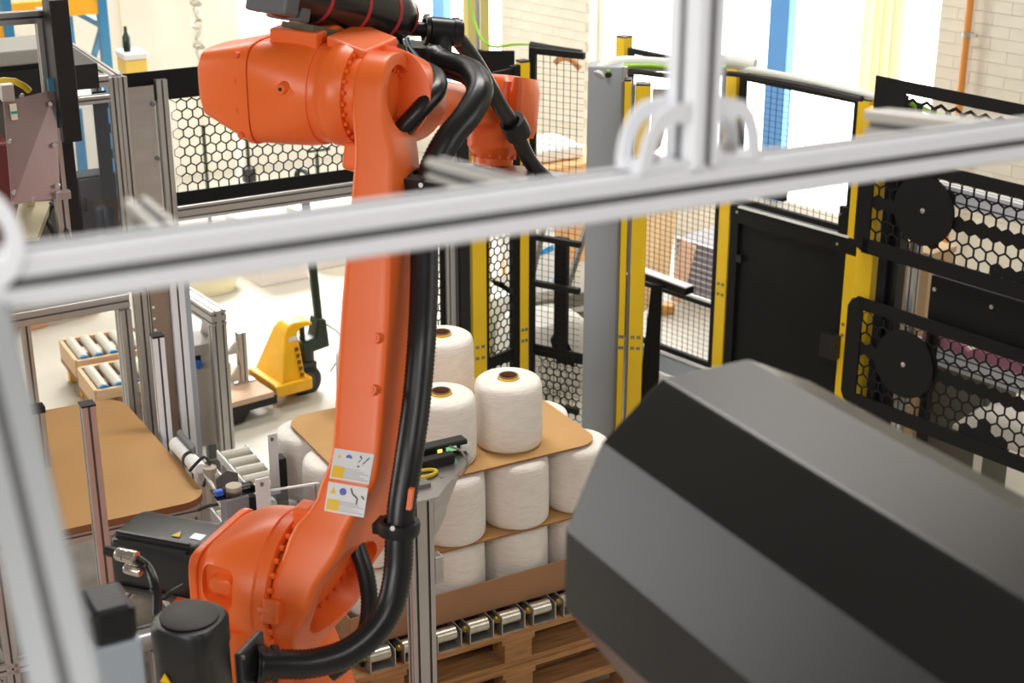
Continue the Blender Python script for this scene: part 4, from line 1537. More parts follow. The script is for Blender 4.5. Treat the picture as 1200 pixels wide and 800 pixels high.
for ds in (.05, .35, .65):
    bb = B(); bb.cyl(MP(s0_ + ds, z_ - .03, -.04), MP(s0_ + ds, z_ - .03, -.03), .010, n=12); bb.done('bolt_head', STEEL, t, smooth=40)
for s_ in (.02, 1.2):
    bb = B(); bb.bar(MP(s0_ + s_, 0, -.1), MP(s0_ + s_, z_ - .2, -.1), .04, .04, MX); bb.done('leg', BLACK_M, t)
# long rails of the machine, behind the guards
zu_ = mp((2.108, 6.828, 1.582))[1]
zl_ = mp((2.172, 6.752, 0.8046))[1]
t = thing('machine_bed', tuple(MP(1.2, 0, -.24)), 'two long bright aluminium rails on legs running behind the perforated guards', 'machine', rz=math.atan2(MX.y, MX.x))
for zz in (zu_, zl_):
    bb = B(); bb.profile(MP(-.05, zz, -.24), MP(2.4, zz, -.24), .05, .09, pitch=.045); bb.done('long_rail', [ALU_W, SLOT], t)
for s_ in (-.02, 2.3):
    bb = B(); bb.profile(MP(s_, 0, -.295), MP(s_, zu_ + .04, -.295), .05, .05, up=MN); bb.done('leg', [ALU, SLOT], t)
# pink cloth lying on the lower rail
zz = zl_ + .046
bb = B()
n = 26
top, bot = [], []
for i in range(n + 1):
    s = .52 + 1.3 * i / n
    top.append(s)
r_prev = None
rings = []
for i in range(n + 1):
    s = .36 + 1.3 * i / n
    h = .05 + .022 * sin(i * .9) + .014 * sin(i * 2.3)
    rings.append([MP(s, zz, -.215), MP(s, zz + h, -.222), MP(s, zz + h * 1.3, -.24), MP(s, zz + h, -.258), MP(s, zz, -.265)])
bb.loft(rings)
tag(bb.done('pink_cloth', PINK, None, smooth=60), 'pink cloth lying along the lower rail behind the perforated guard', 'cloth')
# pale slanted board low behind the guard, grey cabinet, tan box
q = MP(1.1, 0, -.55)
bb = B(); bb.prism([V((2.118, 6.911, 0.4279)), V((2.622, 6.31, 0.4366)), V((2.788, 6.417, 0.6124)), V((2.342, 6.949, 0.5723))], V((0, 0, .02)))
for p_ in ((2.234, 6.835, 0.4493), (2.55, 6.458, 0.4954)):
    q = V(p_); bb.bar((q.x, q.y, 0), q, .03, .03, MX)
tag(bb.done('slanted_board', mat('pale_board', (.78, .74, .66), .6), None), 'pale slanted board low behind the lower perforated guard', 'board')
TB = V((1.947, 7.269, 1.05)); ts_ = (TB - MO).dot(MX)
t = thing('tan_box', tuple(MP(ts_, 0, -.40)), 'tan box standing behind the gap between the two guards', 'box', rz=math.atan2(MX.y, MX.x))
bb = B(); bb.box(MP(ts_, .60, -.46), (.24, .2, 1.2), MX, MN, Z); bb.done('box_body', TAN, t, bevel=.004)
bb = B(); bb.box(MP(ts_, 1.215, -.46), (.25, .21, .03), MX, MN, Z); bb.done('box_lid', TAN, t)
# top black plate with a row of holes, green cables behind it
ta, tb_ = mp((1.633, 7.021, 2.125)), mp((2.113, 6.449, 2.102))
zt = (ta[1] + tb_[1]) / 2
t = thing('cable_tray', tuple(MP(ta[0], zt, 0)), 'black cable tray plate with a row of half round openings above the right guard', 'cable tray', rz=math.atan2(MX.y, MX.x))
bb = B()
Lp = SE - ta[0] + .1
bb.bar(MP(ta[0], zt - .025), MP(ta[0] + Lp, zt - .025), .006, .055)
nh = 22
x = .22
bb.bar(MP(ta[0], zt - .11), MP(ta[0] + .17, zt - .11), .006, .12)
bb.done('tray_plate', BLACK_M, t)
bb = B()
k = 0
while .19 + k * .075 < Lp - .06:
    bb.hexes(MP(ta[0] + .17 + k * .075 - .0375 * 0, zt - .150), MX, Z, .075, .10, .075, .030, .003)
    k += 1
o = bb.done('tray_web', BLACK_M, t); o['kind'] = 'stuff'
for s in (.1, 1.2, 2.2):
    bb = B(); bb.bar(MP(ta[0] + s, 0, -.06), MP(ta[0] + s, zt - .08, -.06), .05, .05, MX); bb.done('leg', BLACK_M, t)
bb = B(); bb.tube([MP(ta[0] + .15, zt - .10, -.05), MP(ta[0] + .35, zt - .13, -.04), MP(ta[0] + .6, zt - .12, -.05), MP(ta[0] + .9, zt - .13, -.04), MP(ta[0] + 1.3, zt - .12, -.05), MP(ta[0] + 1.8, zt - .13, -.05)], .014, 8, step=.03)
tag(bb.done('green_tray_cable', GREEN, None, smooth=60), 'yellow-green cable lying inside the black cable tray', 'cable')


q = V((2.208, 7.186, 0.4043))
t = thing('olive_cabinet', (q.x, q.y, 0), 'dark olive cabinet low behind the lower perforated guard', 'cabinet', rz=math.atan2(MX.y, MX.x))
bb = B(); bb.box((q.x, q.y, .33), (.5, .25, .66), MX, MN, Z); bb.done('cabinet_body', mat('cabinet_olive', (.09, .085, .07), .6), t, bevel=.006)
bb = B(); bb.box(V((q.x, q.y, .33)) + MN * .128, (.46, .006, .60), MX, MN, Z); bb.done('door', mat('cabinet_olive_door', (.12, .11, .09), .6), t)
# ------------------------------------------------------------------ left side: board stand, frames, guard, pallet truck
BO = V((-1.596, 4.876, 1))


def member(t, name, p0, p1, w=.045, h=.045, up=(0, 0, 1), m=None):
    bb = B(); bb.profile(V(p0), V(p1), w, h, up=up)
    return bb.done(name, [m or ALU, SLOT], t)


# board stand
KR = V((-1.097, 5.129, 0.97))
KB = V((-1.64, 6.054, 0.97))
BY = (KB - KR); BY.z = 0
ld = BY.length
BY.normalize()
BX = V((BY.y, -BY.x, 0))
BX = (BX * .9985 - BY * .055).normalized()
wd = 1.15
O_ = KR - BX * wd


def bp(u, v, z):
    return V((O_.x, O_.y, 0)) + BX * u + BY * v + Z * z


t = thing('board_stand', tuple(bp(wd / 2, ld / 2, 0)), 'aluminium profile stand under the tan board on the left', 'stand', rz=math.atan2(BX.y, BX.x))
for u, v in ((.40, .05), (wd - .10, .06), (.35, ld - .06), (wd - .10, ld - .08)):
    member(t, 'leg', bp(u, v, 0), bp(u, v, .94), up=BX)
for v in (.05, ld - .07):
    member(t, 'rail', bp(.1, v, .915), bp(wd - .03, v, .915), h=.05)
for v in (.05, ld - .07):
    member(t, 'lower_rail', bp(.35, v, .45), bp(wd - .08, v, .45))
for u in (.38, wd - .10):
    member(t, 'cross_rail', bp(u, .05, .915), bp(u, ld - .07, .915))
    member(t, 'lower_cross_rail', bp(u, .05, .40), bp(u, ld - .07, .40))
member(t, 'brace', bp(wd - .5, .06, .45), bp(wd - .12, .06, .80), .03, .03)
pts = rounded(0, wd, 0, ld, .10)
bb = B(); bb.prism([bp(u, v, .9405) for u, v in pts], (0, 0, .028))
o = bb.done('brown_board', [FIBRE, FIBRE_E], None)
for p in o.data.polygons:
    if abs(p.normal.z) < .5:
        p.material_index = 1
tag(o, 'large tan board with rounded corners lying on the left stand', 'board')

# front guide post of the stand, black cap on top
g = V((-1.341, 4.561, 1.589))
gz = g.z
t = thing('guide_post', (g.x, g.y, 0), 'aluminium guide post with a black end cap rising in front of the tan board', 'post')
member(t, 'post_profile', (g.x, g.y, 0), (g.x, g.y, gz), up=UX)
bb = B(); bb.box((g.x, g.y, gz + .003), (.046, .046, .006), UX, VX, Z); bb.done('end_cap', BLACK, t)
g = V((-1.773, 5.394, 1.194))
t = thing('guide_post', (g.x, g.y, 0), 'short guide post with a black cap behind the tan board', 'post')
member(t, 'post_profile', (g.x, g.y, 0), (g.x, g.y, g.z), up=UX)
bb = B(); bb.box((g.x, g.y, g.z + .012), (.05, .05, .024), UX, VX, Z); bb.done('end_cap', BLACK, t)

# lower frame behind the stand
f0 = V((-1.93, 5.843, 1.4)); f1 = V((-1.568, 6.06, 1.4))
fx = (f1 - f0); fx.z = 0; fx.normalize(); fy = V((-fx.y, fx.x, 0))
t = thing('machine_table', ((f0.x + f1.x) / 2, (f0.y + f1.y) / 2, 0), 'aluminium profile table frame behind the tan board, the roller trays seen under it', 'table', rz=math.atan2(fx.y, fx.x))
member(t, 'top_rail', f0 - fx * .5, f1, .045, .06)
TZ = f0.z + .03
bb = B(); bb.prism([f0 - fx * .5 + fy * .0 + Z * .03, f1 + fx * .04 + Z * .03, f1 + fx * .04 + fy * .95 + Z * .03, f0 - fx * .5 + fy * .95 + Z * .03], (0, 0, .015)); bb.done('table_top', mat('table_olive', (.40, .37, .28), .5), t)
TZ = f0.z + .046
for q in (f0 - fx * .45 + fy * .9, V((-1.686, 6.379, 0.967))):
    member(t, 'leg', (q.x, q.y, 0), (q.x, q.y, f0.z + .03), up=fx)
member(t, 'post_profile', (f1.x - fx.x * .02, f1.y - fx.y * .02, 0), (f1.x - fx.x * .02, f1.y - fx.y * .02, 1.36), up=fx)
member(t, 'post_profile', (f0.x, f0.y, 0), (f0.x, f0.y, 1.37), .035, .035, up=fx)
a = V((f1.x, f1.y, 0)) + fx * .045 - fy * .01
member(t, 'post_profile', a, a + Z * 1.43, .05, .045, up=fy)
bb = B(); bb.box(a + fx * .028 + fy * .03 + Z * .75, (.03, .01, 1.4), fx, fy, Z); bb.done('dark_strip', BLACK, t)
bb = B(); bb.box(a + fx * .082 + Z * .75, (.080, .012, 1.5), fx, fy, Z); bb.done('sheet_strip', mat('brown_steel', (.36, .29, .25), .35, .7, vary=.05), t)
bb = B()
for k in range(26):
    bb.cyl(a + fx * .052 - fy * .006 + Z * (.1 + k * .05), a + fx * .052 - fy * .010 + Z * (.1 + k * .05), .006, n=6)
o = bb.done('rivet_line', WHITE, t); o['kind'] = 'stuff'
c = a + fx * .155
member(t, 'post_profile', c, c + Z * 1.46, .06, .045, up=fy, m=ALU_W)
c2 = c + fx * .036
bb = B(); bb.bar(c2, c2 + Z * 1.46, .012, .045, fx); bb.done('side_cover', GREY_BL, t)
# outrigger beam with end post and bracket
e0, e1 = V((-1.441, 7.266, 0.9)), V((-1.749, 7.696, 0.9))
ex_ = (e0 - e1).normalized()
t2 = thing('profile_gantry', (e0.x, e0.y, 0), 'double aluminium profile beam on an upright, its hollow end facing the robot', 'frame', rz=math.atan2(ex_.y, ex_.x))
member(t2, 'beam', e1 - ex_ * .47 - Z * .04, e0 - Z * .04, .08, .08)
bb = B()
sd = ex_.cross(Z)
for i in (-1, 1):
    for j in (-1, 1):
        bb.box(e0 + ex_ * .0008 - Z * .04 + sd * i * .02 + Z * j * .02, (.002, .014, .014), ex_, sd, Z)
o = bb.done('core_holes', SLOT, t2); o['kind'] = 'stuff'
pe = e0 - ex_ * .03
member(t2, 'upright', (pe.x, pe.y, 0), (pe.x, pe.y, e0.z - .082), .08, .05, up=ex_)
pe2 = e1 - ex_ * .42
member(t2, 'upright', (pe2.x, pe2.y, 0), (pe2.x, pe2.y, e0.z - .082), .06, .05, up=ex_)
k0 = e0 - ex_ * .30 - Z * .09
bb = B(); bb.prism([k0 - sd * .05, k0 - sd * .05 + ex_ * .16, k0 - sd * .05 + ex_ * .12 - Z * .08, k0 - sd * .05 + ex_ * .06 - Z * .12, k0 - sd * .05 - Z * .30 - ex_ * .02, k0 - sd * .05 - Z * .30 - ex_ * .10, k0 - sd * .05 - Z * .08 - ex_ * .0], sd * .012); bb.done('gusset', STEEL, t2)
# grey control box under the beam
q = V((-1.55, 7.387, 0)) + VX * .10 - UX * .10
t = thing('control_box', (q.x, q.y, 0), 'beige grey control box under the double beam with a blue knob', 'control box', rz=math.atan2(UX.y, UX.x))
bb = B(); bb.box(q + Z * .40, (.34, .22, .56), UX, VX, Z); bb.done('box_body', mat('box_grey', (.60, .56, .50), .5), t, bevel=.006)
bb = B(); bb.box(q + UX * .05 - VX * .113 + Z * .60, (.045, .008, .05), UX, VX, Z); pl = bb.done('switch_plate', BLACK, t)
bb = B(); bb.cyl(q + UX * .052 - VX * .116 + Z * .585, q + UX * .052 - VX * .145 + Z * .585, .020, n=18); bb.done('blue_knob', mat('knob_blue', (.03, .17, .62), .4), pl, smooth=40)
for dx in (-.13, .13):
    bb = B(); bb.bar(q + UX * dx, q + UX * dx + Z * .13, .05, .05, UX); bb.done('foot', SLOT, t)

# upper guard with perforated panel, steel sheet and clear panel
GP = V((-1.504, 6.762, 1.55))
def gp(u, z, o=0.0):
    return V((GP.x, GP.y, 0)) + UX * u - VX * o + Z * z
gu = lambda p: (V(p) - GP).dot(UX)
u_end = gu((-0.5301, 7.295, 1.537))
u_sh0 = gu((-1.661, 6.676, 1.922))
u_po = gu((-1.524, 6.751, 1.884))
u_gl0 = gu((-1.852, 6.572, 1.948))
zt = 2.19
t = thing('cell_guard', tuple(gp(.2, 0)), 'high cell guard of black perforated sheet, steel sheet and clear panel on aluminium posts', 'machine guard', rz=math.atan2(UX.y, UX.x))
bb = B(); bb.hexes(gp(0.02, 1.63), UX, Z, u_end - .02, .45, .048, .006, .003); bb.done('hex_sheet', BLACK_M, t)
bb = B(); bb.bar(gp(u_sh0, zt - .06, .004), gp(u_end, zt - .06, .004), .008, .13); bb.done('top_border', BLACK_M, t)
bb = B(); bb.bar(gp(0, 1.615, .004), gp(u_end, 1.615, .004), .008, .06); bb.done('bottom_border', BLACK_M, t)
member(t, 'bottom_rail', gp(-.02, 1.55), gp(u_end + .05, 1.55), .045, .07)
member(t, 'post_profile', gp(u_po, 1.50, .02), gp(u_po, zt - .03, .02), .05, .045, up=VX)
member(t, 'post_profile', gp(u_end + .05, 0, .0), gp(u_end + .05, zt, .0), .045, .045, up=UX)
bb = B(); bb.bar(gp((u_sh0 + u_po) / 2 - .02, 1.52, .03), gp((u_sh0 + u_po) / 2 - .02, zt - .05, .03), (u_po - u_sh0) - .03, .004, VX); ss = bb.done('steel_sheet', STEEL, t)
for zz in (1.58, 1.82, 2.06):
    bb = B(); bb.cyl(gp(u_po - .045, zz, .03), gp(u_po - .045, zz, .045), .010, n=12); bb.done('sheet_screw', SLOT, ss)
member(t, 'post_profile', gp(u_sh0 - .01, TZ, .02), gp(u_sh0 - .01, zt + .0, .02), .035, .04, up=UX)
member(t, 'post_profile', gp(u_sh0 - .05, TZ, .02), gp(u_sh0 - .05, zt + .0, .02), .03, .04, up=UX)
member(t, 'top_rail', gp(u_gl0 - .35, zt - .01, .02), gp(u_sh0 - .07, zt - .01, .02), .045, .05)
member(t, 'top_rail', gp(u_gl0 - .35, zt - .085, .02), gp(u_sh0 - .07, zt - .085, .02), .04, .035)
bb = B(); bb.bar(gp((u_gl0 + u_sh0) / 2 - .07, TZ + .02, .02), gp((u_gl0 + u_sh0) / 2 - .07, zt - .10, .02), u_sh0 - u_gl0 + .02, .006, VX); bb.done('clear_panel', CLEAR, t)
member(t, 'side_rail', gp(u_sh0 - .03, zt - .01, .02), gp(u_sh0 - .03, zt - .01, -.9), .04, .04)
member(t, 'post_profile', gp(u_sh0 - .03, TZ, -.35), gp(u_sh0 - .03, zt, -.35), .04, .04, up=UX)
# things behind the clear panel
q = gp(u_gl0 + .06, TZ, -.22)
t = thing('dark_cabinet', tuple(q), 'low grey and dark blue cabinet standing behind the clear panel', 'cabinet', rz=math.atan2(UX.y, UX.x))
bb = B(); bb.box(q + Z * .14, (.26, .12, .28), UX, VX, Z); bb.done('cabinet_body', mat('cabinet_navy', (.04, .05, .085), .5), t, bevel=.006)
bb = B(); bb.box(q - VX * .065 + Z * .14 + UX * .04, (.15, .01, .26), UX, VX, Z); d_ = bb.done('door', mat('cabinet_grey', (.20, .22, .27), .45), t)
bb = B(); bb.box(q - VX * .075 + Z * .16 - UX * .02, (.01, .01, .06), UX, VX, Z); bb.done('door_handle', BLACK, d_)
q = gp(u_gl0 + .20, TZ, -.12)
t = thing('perforated_strip', tuple(q), 'narrow dark perforated strip behind the clear panel, cream holes', 'machine guard', rz=math.atan2(UX.y, UX.x))
bb = B(); bb.hexes(q - UX * .03, UX, Z, .09, .66, .0655, .016, .003, lambda x, y: .2 < y < .26 or .40 < y < .46); bb.done('hex_sheet', mat('navy_sheet', (.025, .035, .08), .5), t)
for du, w_ in ((-.06, .06), (.085, .05)):
    bb = B(); bb.bar(q + UX * du, q + UX * du + Z * .66, .006, w_, UX); bb.done('strip_border', MATS['navy_sheet'], t)

# steel plate, black panel frame and pipe frame at the top left
sp0 = V((-1.701, 5.463, 2.19))
t = thing('plate_stand', (sp0.x, sp0.y, 0), 'steel plate with a painted-in reddish reflection, bolted on an aluminium profile upright', 'machine', rz=math.atan2(UX.y, UX.x))
tl, tr_, br_, bl_ = V((-1.788, 5.472, 2.348)), V((-1.634, 5.588, 2.37)), V((-1.616, 5.445, 2.007)), V((-1.758, 5.34, 2.013))
nn = (tr_ - tl).cross(bl_ - tl).normalized()
bb = B(); bb.prism([tl, tr_, br_, bl_], nn * .006); pl = bb.done('steel_plate', mat('reflection_red_steel', (.30, .215, .205), .30, .7, vary=.12, vscale=3, stretch=(1, 1, .4)), t)  # grey steel; its reddish reflection is put into the base colour
fv = -nn if nn.dot(V((0, -1, 0))) < 0 else nn
for p in ((-1.738, 5.53, 2.359), (-1.643, 5.549, 2.327), (-1.767, 5.432, 2.219), (-1.628, 5.496, 2.191), (-1.752, 5.366, 2.052), (-1.619, 5.442, 2.055), (-1.698, 5.396, 2.018)):
    bb = B(); c = V(p); bb.cyl(c - V((0, .012, 0)), c + V((0, .004, 0)), .008, n=12); bb.done('plate_bolt', STEEL, pl, smooth=40)
bb = B(); c = V((-1.755, 5.469, 2.314)); bb.box(c, (.022, .012, .055), UX, VX, Z); ps = bb.done('paper_sticker', mat('sticker', (.72, .66, .52), .6), pl)
bb = B(); bb.box(c - VX * .008, (.022, .003, .008), UX, VX, Z); bb.done('sticker_band', TEAL, ps)
bb = B(); bb.box(V((-1.776, 5.485, 2.381)), (.045, .04, .06), UX, VX, Z); bb.done('hinge_block', ALU, t, bevel=.004)
bb = B(); bb.box(V((-1.598, 5.42, 2.026)), (.05, .03, .03), UX, VX, Z); bb.done('hinge_block', STEEL, t, bevel=.003)
up0, up1 = V((-1.688, 5.692, 2.36)), V((-1.7, 5.787, 2.603))
member(t, 'upright', (up0.x, up0.y, TZ + .20), (up0.x, up0.y, up1.z), .045, .045, up=UX)
a, c = V((-1.797, 5.478, 2.636)), V((-1.666, 5.785, 2.597))
member(t, 'top_bar', a, c, .04, .045)
bb = B(); bb.box(V((-1.691, 5.754, 2.6)), (.06, .06, .06), UX, VX, Z); bb.done('corner_block', ALU, t, bevel=.004)
bp0, bp1 = V((-1.608, 5.769, 2.692)), V((-1.59, 5.569, 2.185))
t = thing('black_guard_screen', (bp0.x, bp0.y, 0), 'tall black panel frame seen edge on at the top left', 'screen')
bb = B(); bb.box((bp1.x, bp1.y, (bp0.z + bp1.z) / 2), (.068, .05, bp0.z - bp1.z), UX, VX, Z); bb.done('frame', BLACK, t, bevel=.004)
bb = B(); bb.box((bp1.x - .045, bp1.y + .06, (bp0.z + bp1.z) / 2 + .04), (.03, .10, bp0.z - bp1.z - .1), UX, VX, Z); bb.done('panel_back', mat('panel_grey', (.035, .035, .04), .4), t)
bb = B(); bb.bar((bp1.x - .06, bp1.y + .14, TZ + .25), (bp1.x - .06, bp1.y + .14, bp0.z), .04, .04, UX); bb.done('post_tube', BLACK, t)
bb = B(); bb.box((bp1.x - .055, bp1.y + .02, V((-1.633, 5.622, 2.319)).z), (.03, .02, .18), UX, VX, Z); bb.done('screen_edge', mat('screen_blue', (.05, .20, .30), .3), t)
yc = cable('yellow_hose', ((-1.873, 5.646, 2.38), (-1.824, 5.649, 2.388), (-1.781, 5.646, 2.38), (-1.759, 5.685, 2.343)), .012, mat('hose_yellow', (.80, .56, .02), .45), 'short yellow hose above the steel plate', 'hose')
q = V((-1.984, 6.176, 2.363))
t = thing('grey_machine', (q.x, q.y, 0), 'grey machine housing behind the profile upright at the left edge', 'machine', rz=math.atan2(UX.y, UX.x))
bb = B(); bb.box((q.x, q.y + .15, q.z), (.36, .3, .06), UX, VX, Z); bb.done('housing', mat('machine_grey', (.30, .29, .26), .5), t, bevel=.006)
bb = B(); bb.box((q.x, q.y + .2, q.z - .10), (.5, .4, .10), UX, VX, Z); bb.done('dark_base', BLACK, t)
bb = B(); bb.box((q.x - .05, q.y + .2, (q.z - .16 + TZ) / 2), (.25, .2, q.z - .16 - TZ), UX, VX, Z); bb.done('cabinet_body', mat('machine_dark', (.10, .10, .095), .5), t)
q = V((-1.972, 5.887, 1.901))
t = thing('maroon_block', (q.x, q.y, 0), 'dark maroon block at the left edge beside the steel plate', 'machine')
bb = B(); bb.box((q.x - .12, q.y, (TZ + q.z + .2) / 2), (.3, .2, q.z + .2 - TZ), UX, VX, Z); bb.done('body', MAROON, t, bevel=.01)
bb = B(); bb.prism([V((-1.875, 5.775, 1.89)), V((-1.751, 5.779, 1.899)), V((-1.776, 5.632, 1.8)), V((-1.869, 5.63, 1.794))], (0, .02, -.02)); bb.bar(V((-1.832, 5.775, 1.89)), V((-1.771, 5.596, 1.982)), .03, .03, UX)
tag(bb.done('beige_flap', mat('flap_beige', (.60, .54, .38), .5), None), 'beige slanted flap hanging below the steel plate', 'flap')
for k, pts in enumerate((((-1.758, 5.775, 1.89), (-1.732, 5.773, 1.884), (-1.712, 5.754, 1.835), (-1.658, 5.63, 1.794), (-1.646, 5.595, 1.705)), ((-1.751, 5.773, 1.884), (-1.764, 5.751, 1.829), (-1.724, 5.683, 1.793), (-1.69, 5.606, 1.734)))):
    cable('machine_cable', pts, .010, BLACK, ('outer black cable hanging beside the beige flap', 'inner black cable looping beside the beige flap')[k])

# pallet truck with its load
TO = V((-1.22, 8.361, 0))
HD = V((-1.607, 8.036, 0)) - TO
HD.z = 0
HD = (-UX * .99 - VX * .14)                   # forks point to the left and towards the camera
HD = V((HD.x, HD.y, 0)).normalized()
HS = V((HD.y, -HD.x, 0))
if HS.dot(V((0, -1, 0))) < 0:
    HS = -HS


def tp(a, s, z):
    return V((TO.x, TO.y, 0)) + (HD * a + HS * s + Z * z) * .77


tk = thing('pallet_truck', tuple(tp(0, 0, 0)), 'yellow hand pallet truck with black pump and raised black handle', 'pallet truck', rz=math.atan2(HD.y, HD.x))
for s in (-.05, .05):
    bb = B(); bb.lathe([(.03, -.024), (.085, -.024), (.096, -.016), (.096, .016), (.085, .024), (.03, .024)], tp(-.02, s, .097), HS, 32); wh = bb.done('wheel', RUBBER, tk, smooth=40)
    bb = B(); bb.lathe([(0, -.027), (.05, -.027), (.058, -.02), (.058, .02), (.05, .027), (0, .027)], tp(-.02, s, .097), HS, 24); hb = bb.done('wheel_hub', mat('hub_dark', (.06, .055, .05), .5), wh, smooth=40)
    bb = B(); bb.cyl(tp(-.02, s - .034, .097), tp(-.02, s + .034, .097), .014, n=12); bb.done('axle', ZINC, wh)
bb = B(); bb.box(tp(-.03, 0, .215), (.12, .12, .04), HD, HS, Z); bb.cyl(tp(-.06, 0, .20), tp(-.06, 0, .36), .050, n=20); bb.cyl(tp(-.04, 0, .36), tp(-.04, 0, .54), .016, n=14)
bb.done('pump', mat('pump_dark', (.02, .025, .022), .4), tk, smooth=40)
bb = B(); bb.prism([tp(-.24, .06, .32), tp(-.02, .06, .30), tp(.0, .06, .40), tp(-.12, .06, .42), tp(-.15, .06, .56), tp(-.22, .06, .54)], HS * -.10); bb.done('handle_yoke', DARKGREEN, tk, bevel=.012)
hp = V((-1.114, 8.124, 0.8964))
bb = B(); bb.bar(tp(-.185, 0, .50), tp(-.12, 0, 1.50), .03, .045, HD); hd = bb.done('handle_bar', DARKGREEN, tk, bevel=.006)
bb = B()
loop = [tp(-.12, 0, 1.48), tp(-.12, .09, 1.54), tp(-.12, .10, 1.64), tp(-.12, .0, 1.68), tp(-.12, -.10, 1.64), tp(-.12, -.09, 1.54), tp(-.12, 0, 1.48)]
bb.tube(loop, .014, 8, step=.02); bb.done('handle_grip', DARKGREEN, hd, smooth=50)
bb = B(); bb.tube([tp(-.22, .04, .50), tp(-.32, .07, .40), tp(-.34, .08, .28), tp(-.22, .07, .12)], .004, 6, step=.02); bb.done('release_cable', BLACK, tk, smooth=50)
# yellow battery shaped body
prof_ = [(.05, .12), (.27, .12), (.27, .17), (.25, .20), (.15, .52), (.12, .56), (.07, .58), (-.03, .575), (-.09, .555), (-.08, .535), (.02, .53), (.05, .50)]
bb = B()
n = len(prof_)
rings = []
def yw(z):
    return .20 - .13 * max(0, (z - .2) / .38)
for sg in (-1, 1):
    rings.append([tp(a, sg * yw(z), z) for a, z in prof_])
bb.loft(rings)
by = bb.done('frame_hood', TRUCK_Y, tk, bevel=.018, seg=3, smooth=40)
bb = B(); bb.bar(tp(.05, -.22, .145), tp(.05, .22, .145), .06, .07); bb.bar(tp(.27, -.22, .145), tp(.27, .22, .145), .06, .07); bb.bar(tp(.02, .21, .145), tp(.32, .21, .145), .03, .07); bb.done('frame_foot', TRUCK_Y, tk, bevel=.008)
bb = B(); bb.prism([tp(.135, yw(.47) + .003, .46), tp(.06, yw(.47) + .003, .46), tp(.06, yw(.49) + .003, .49), tp(.125, yw(.49) + .003, .49)], HS * .004); bb.done('white_label', LABEL_W, by)
bb = B()
for i in range(5):
    z = .22 + i * .045
    bb.box(tp(.085, yw(z) + .004, z), (.022, .004, .022), HD, HS, Z)
o = bb.done('dark_lettering', mat('letter_brown', (.16, .07, .01), .5), by); o['kind'] = 'stuff'
for s in (-.19, .19):
    bb = B(); bb.bar(tp(.34, s, .125), tp(1.08, s, .125), .15, .055); fk = bb.done('fork', BLACK, tk, bevel=.008)
    bb = B(); bb.prism([tp(.55, s - .06, .10), tp(.78, s - .06, .10), tp(.73, s - .06, .015), tp(.62, s - .06, .015)], HS * .12); bb.done('fork_foot', BLACK, fk, bevel=.01)
    bb = B(); bb.cyl(tp(1.0, s - .05, .04), tp(1.0, s + .05, .04), .038, n=18); bb.done('load_wheel', WHITE, fk, smooth=40)
# chipboard and timber on the forks
bb = B(); bb.box(tp(.74, 0, .175), (.56, .46, .03), HD, HS, Z)
tag(bb.done('chipboard_sheet', mat('chipboard', (.62, .43, .30), .75, vary=.08, vscale=30), None), 'pinkish chipboard sheet carried on the forks of the pallet truck', 'board')
bb = B(); bb.box(tp(.78, -.20, .25), (.44, .12, .09), HD, HS, Z)
tag(bb.done('timber_block', WOOD_P, None, bevel=.004), 'pale timber block at the far edge of the chipboard', 'timber')
bb = B(); bb.box(tp(.74, .20, .220), (.05, .08, .05), HD, HS, Z)
tag(bb.done('timber_block', WOOD_P, None, bevel=.003), 'small timber block on the near edge of the chipboard', 'timber')
for k, (a_, s_, h_) in enumerate(((.46, .0, .30), (.66, -.09, .36))):
    b0 = tp(a_, s_, .194)
    t = thing('upright_bracket', tuple(b0), ('shorter grey upright bracket standing on the chipboard', 'taller grey upright bracket at the back of the chipboard')[k], 'bracket')
    bb = B(); bb.box(b0 + Z * .005, (.12, .06, .01), HD, HS, Z); bb.done('foot_plate', ALU, t)
    member(t, 'upright', b0 + Z * .01, b0 + Z * h_, .05, .045, up=HD)
    bb = B(); bb.prism([b0 + HD * .03 + Z * .02, b0 + HD * .10 + Z * .02, b0 + HD * .03 + Z * .11], HS * .02); bb.done('gusset', ALU, t)
    bb = B(); bb.prism([b0 + HD * .03 + Z * (h_ * .62), b0 + HD * .12 + Z * (h_ * .62), b0 + HD * .03 + Z * (h_ * .85)], HS * .02); bb.done('hook', ALU, t)

# white carton with arrow marks, on the floor by the wall
q0, q1 = V((-1.709, 10.14, 0)), V((-1.409, 10.35, 0))
cx = (q1 - q0).normalized(); cy = V((-cx.y, cx.x, 0))
cw = (q1 - q0).length
t = thing('white_carton', tuple((q0 + q1) / 2), 'white carton on the floor with two dark arrowheads on its side', 'carton', rz=math.atan2(cx.y, cx.x))
cc = (q0 + q1) / 2 + cy * .25
bb = B(); bb.box(cc + Z * .20, (cw, .5, .40), cx, cy, Z); cb_ = bb.done('carton_body', mat('carton_white', (.80, .74, .72), .7), t, bevel=.004)
ff = (q0 + q1) / 2 - cy * .003 + cx * .05 + Z * .25
for sg in (-1, 1):
    bb = B(); bb.prism([ff + cx * sg * .012 + Z * .09, ff + cx * sg * .012 - Z * .09, ff + cx * sg * .075], cy * .002); bb.done('arrow_mark', mat('arrow_grey', (.18, .17, .17), .6), t)
q = q1 + cx * .35 + cy * .3
t = thing('white_case', tuple(q), 'white case with a dark square opening, standing right of the white carton', 'case', rz=math.atan2(cx.y, cx.x))
bb = B(); bb.box(q + Z * .19, (.50, .4, .38), cx, cy, Z); bb.done('case_body', mat('case_white', (.76, .74, .64), .6), t, bevel=.006)
bb = B(); bb.box(q - cy * .201 - cx * .12 + Z * .14, (.10, .006, .10), cx, cy, Z); bb.done('opening', mat('opening_brown', (.12, .09, .05), .7), t)
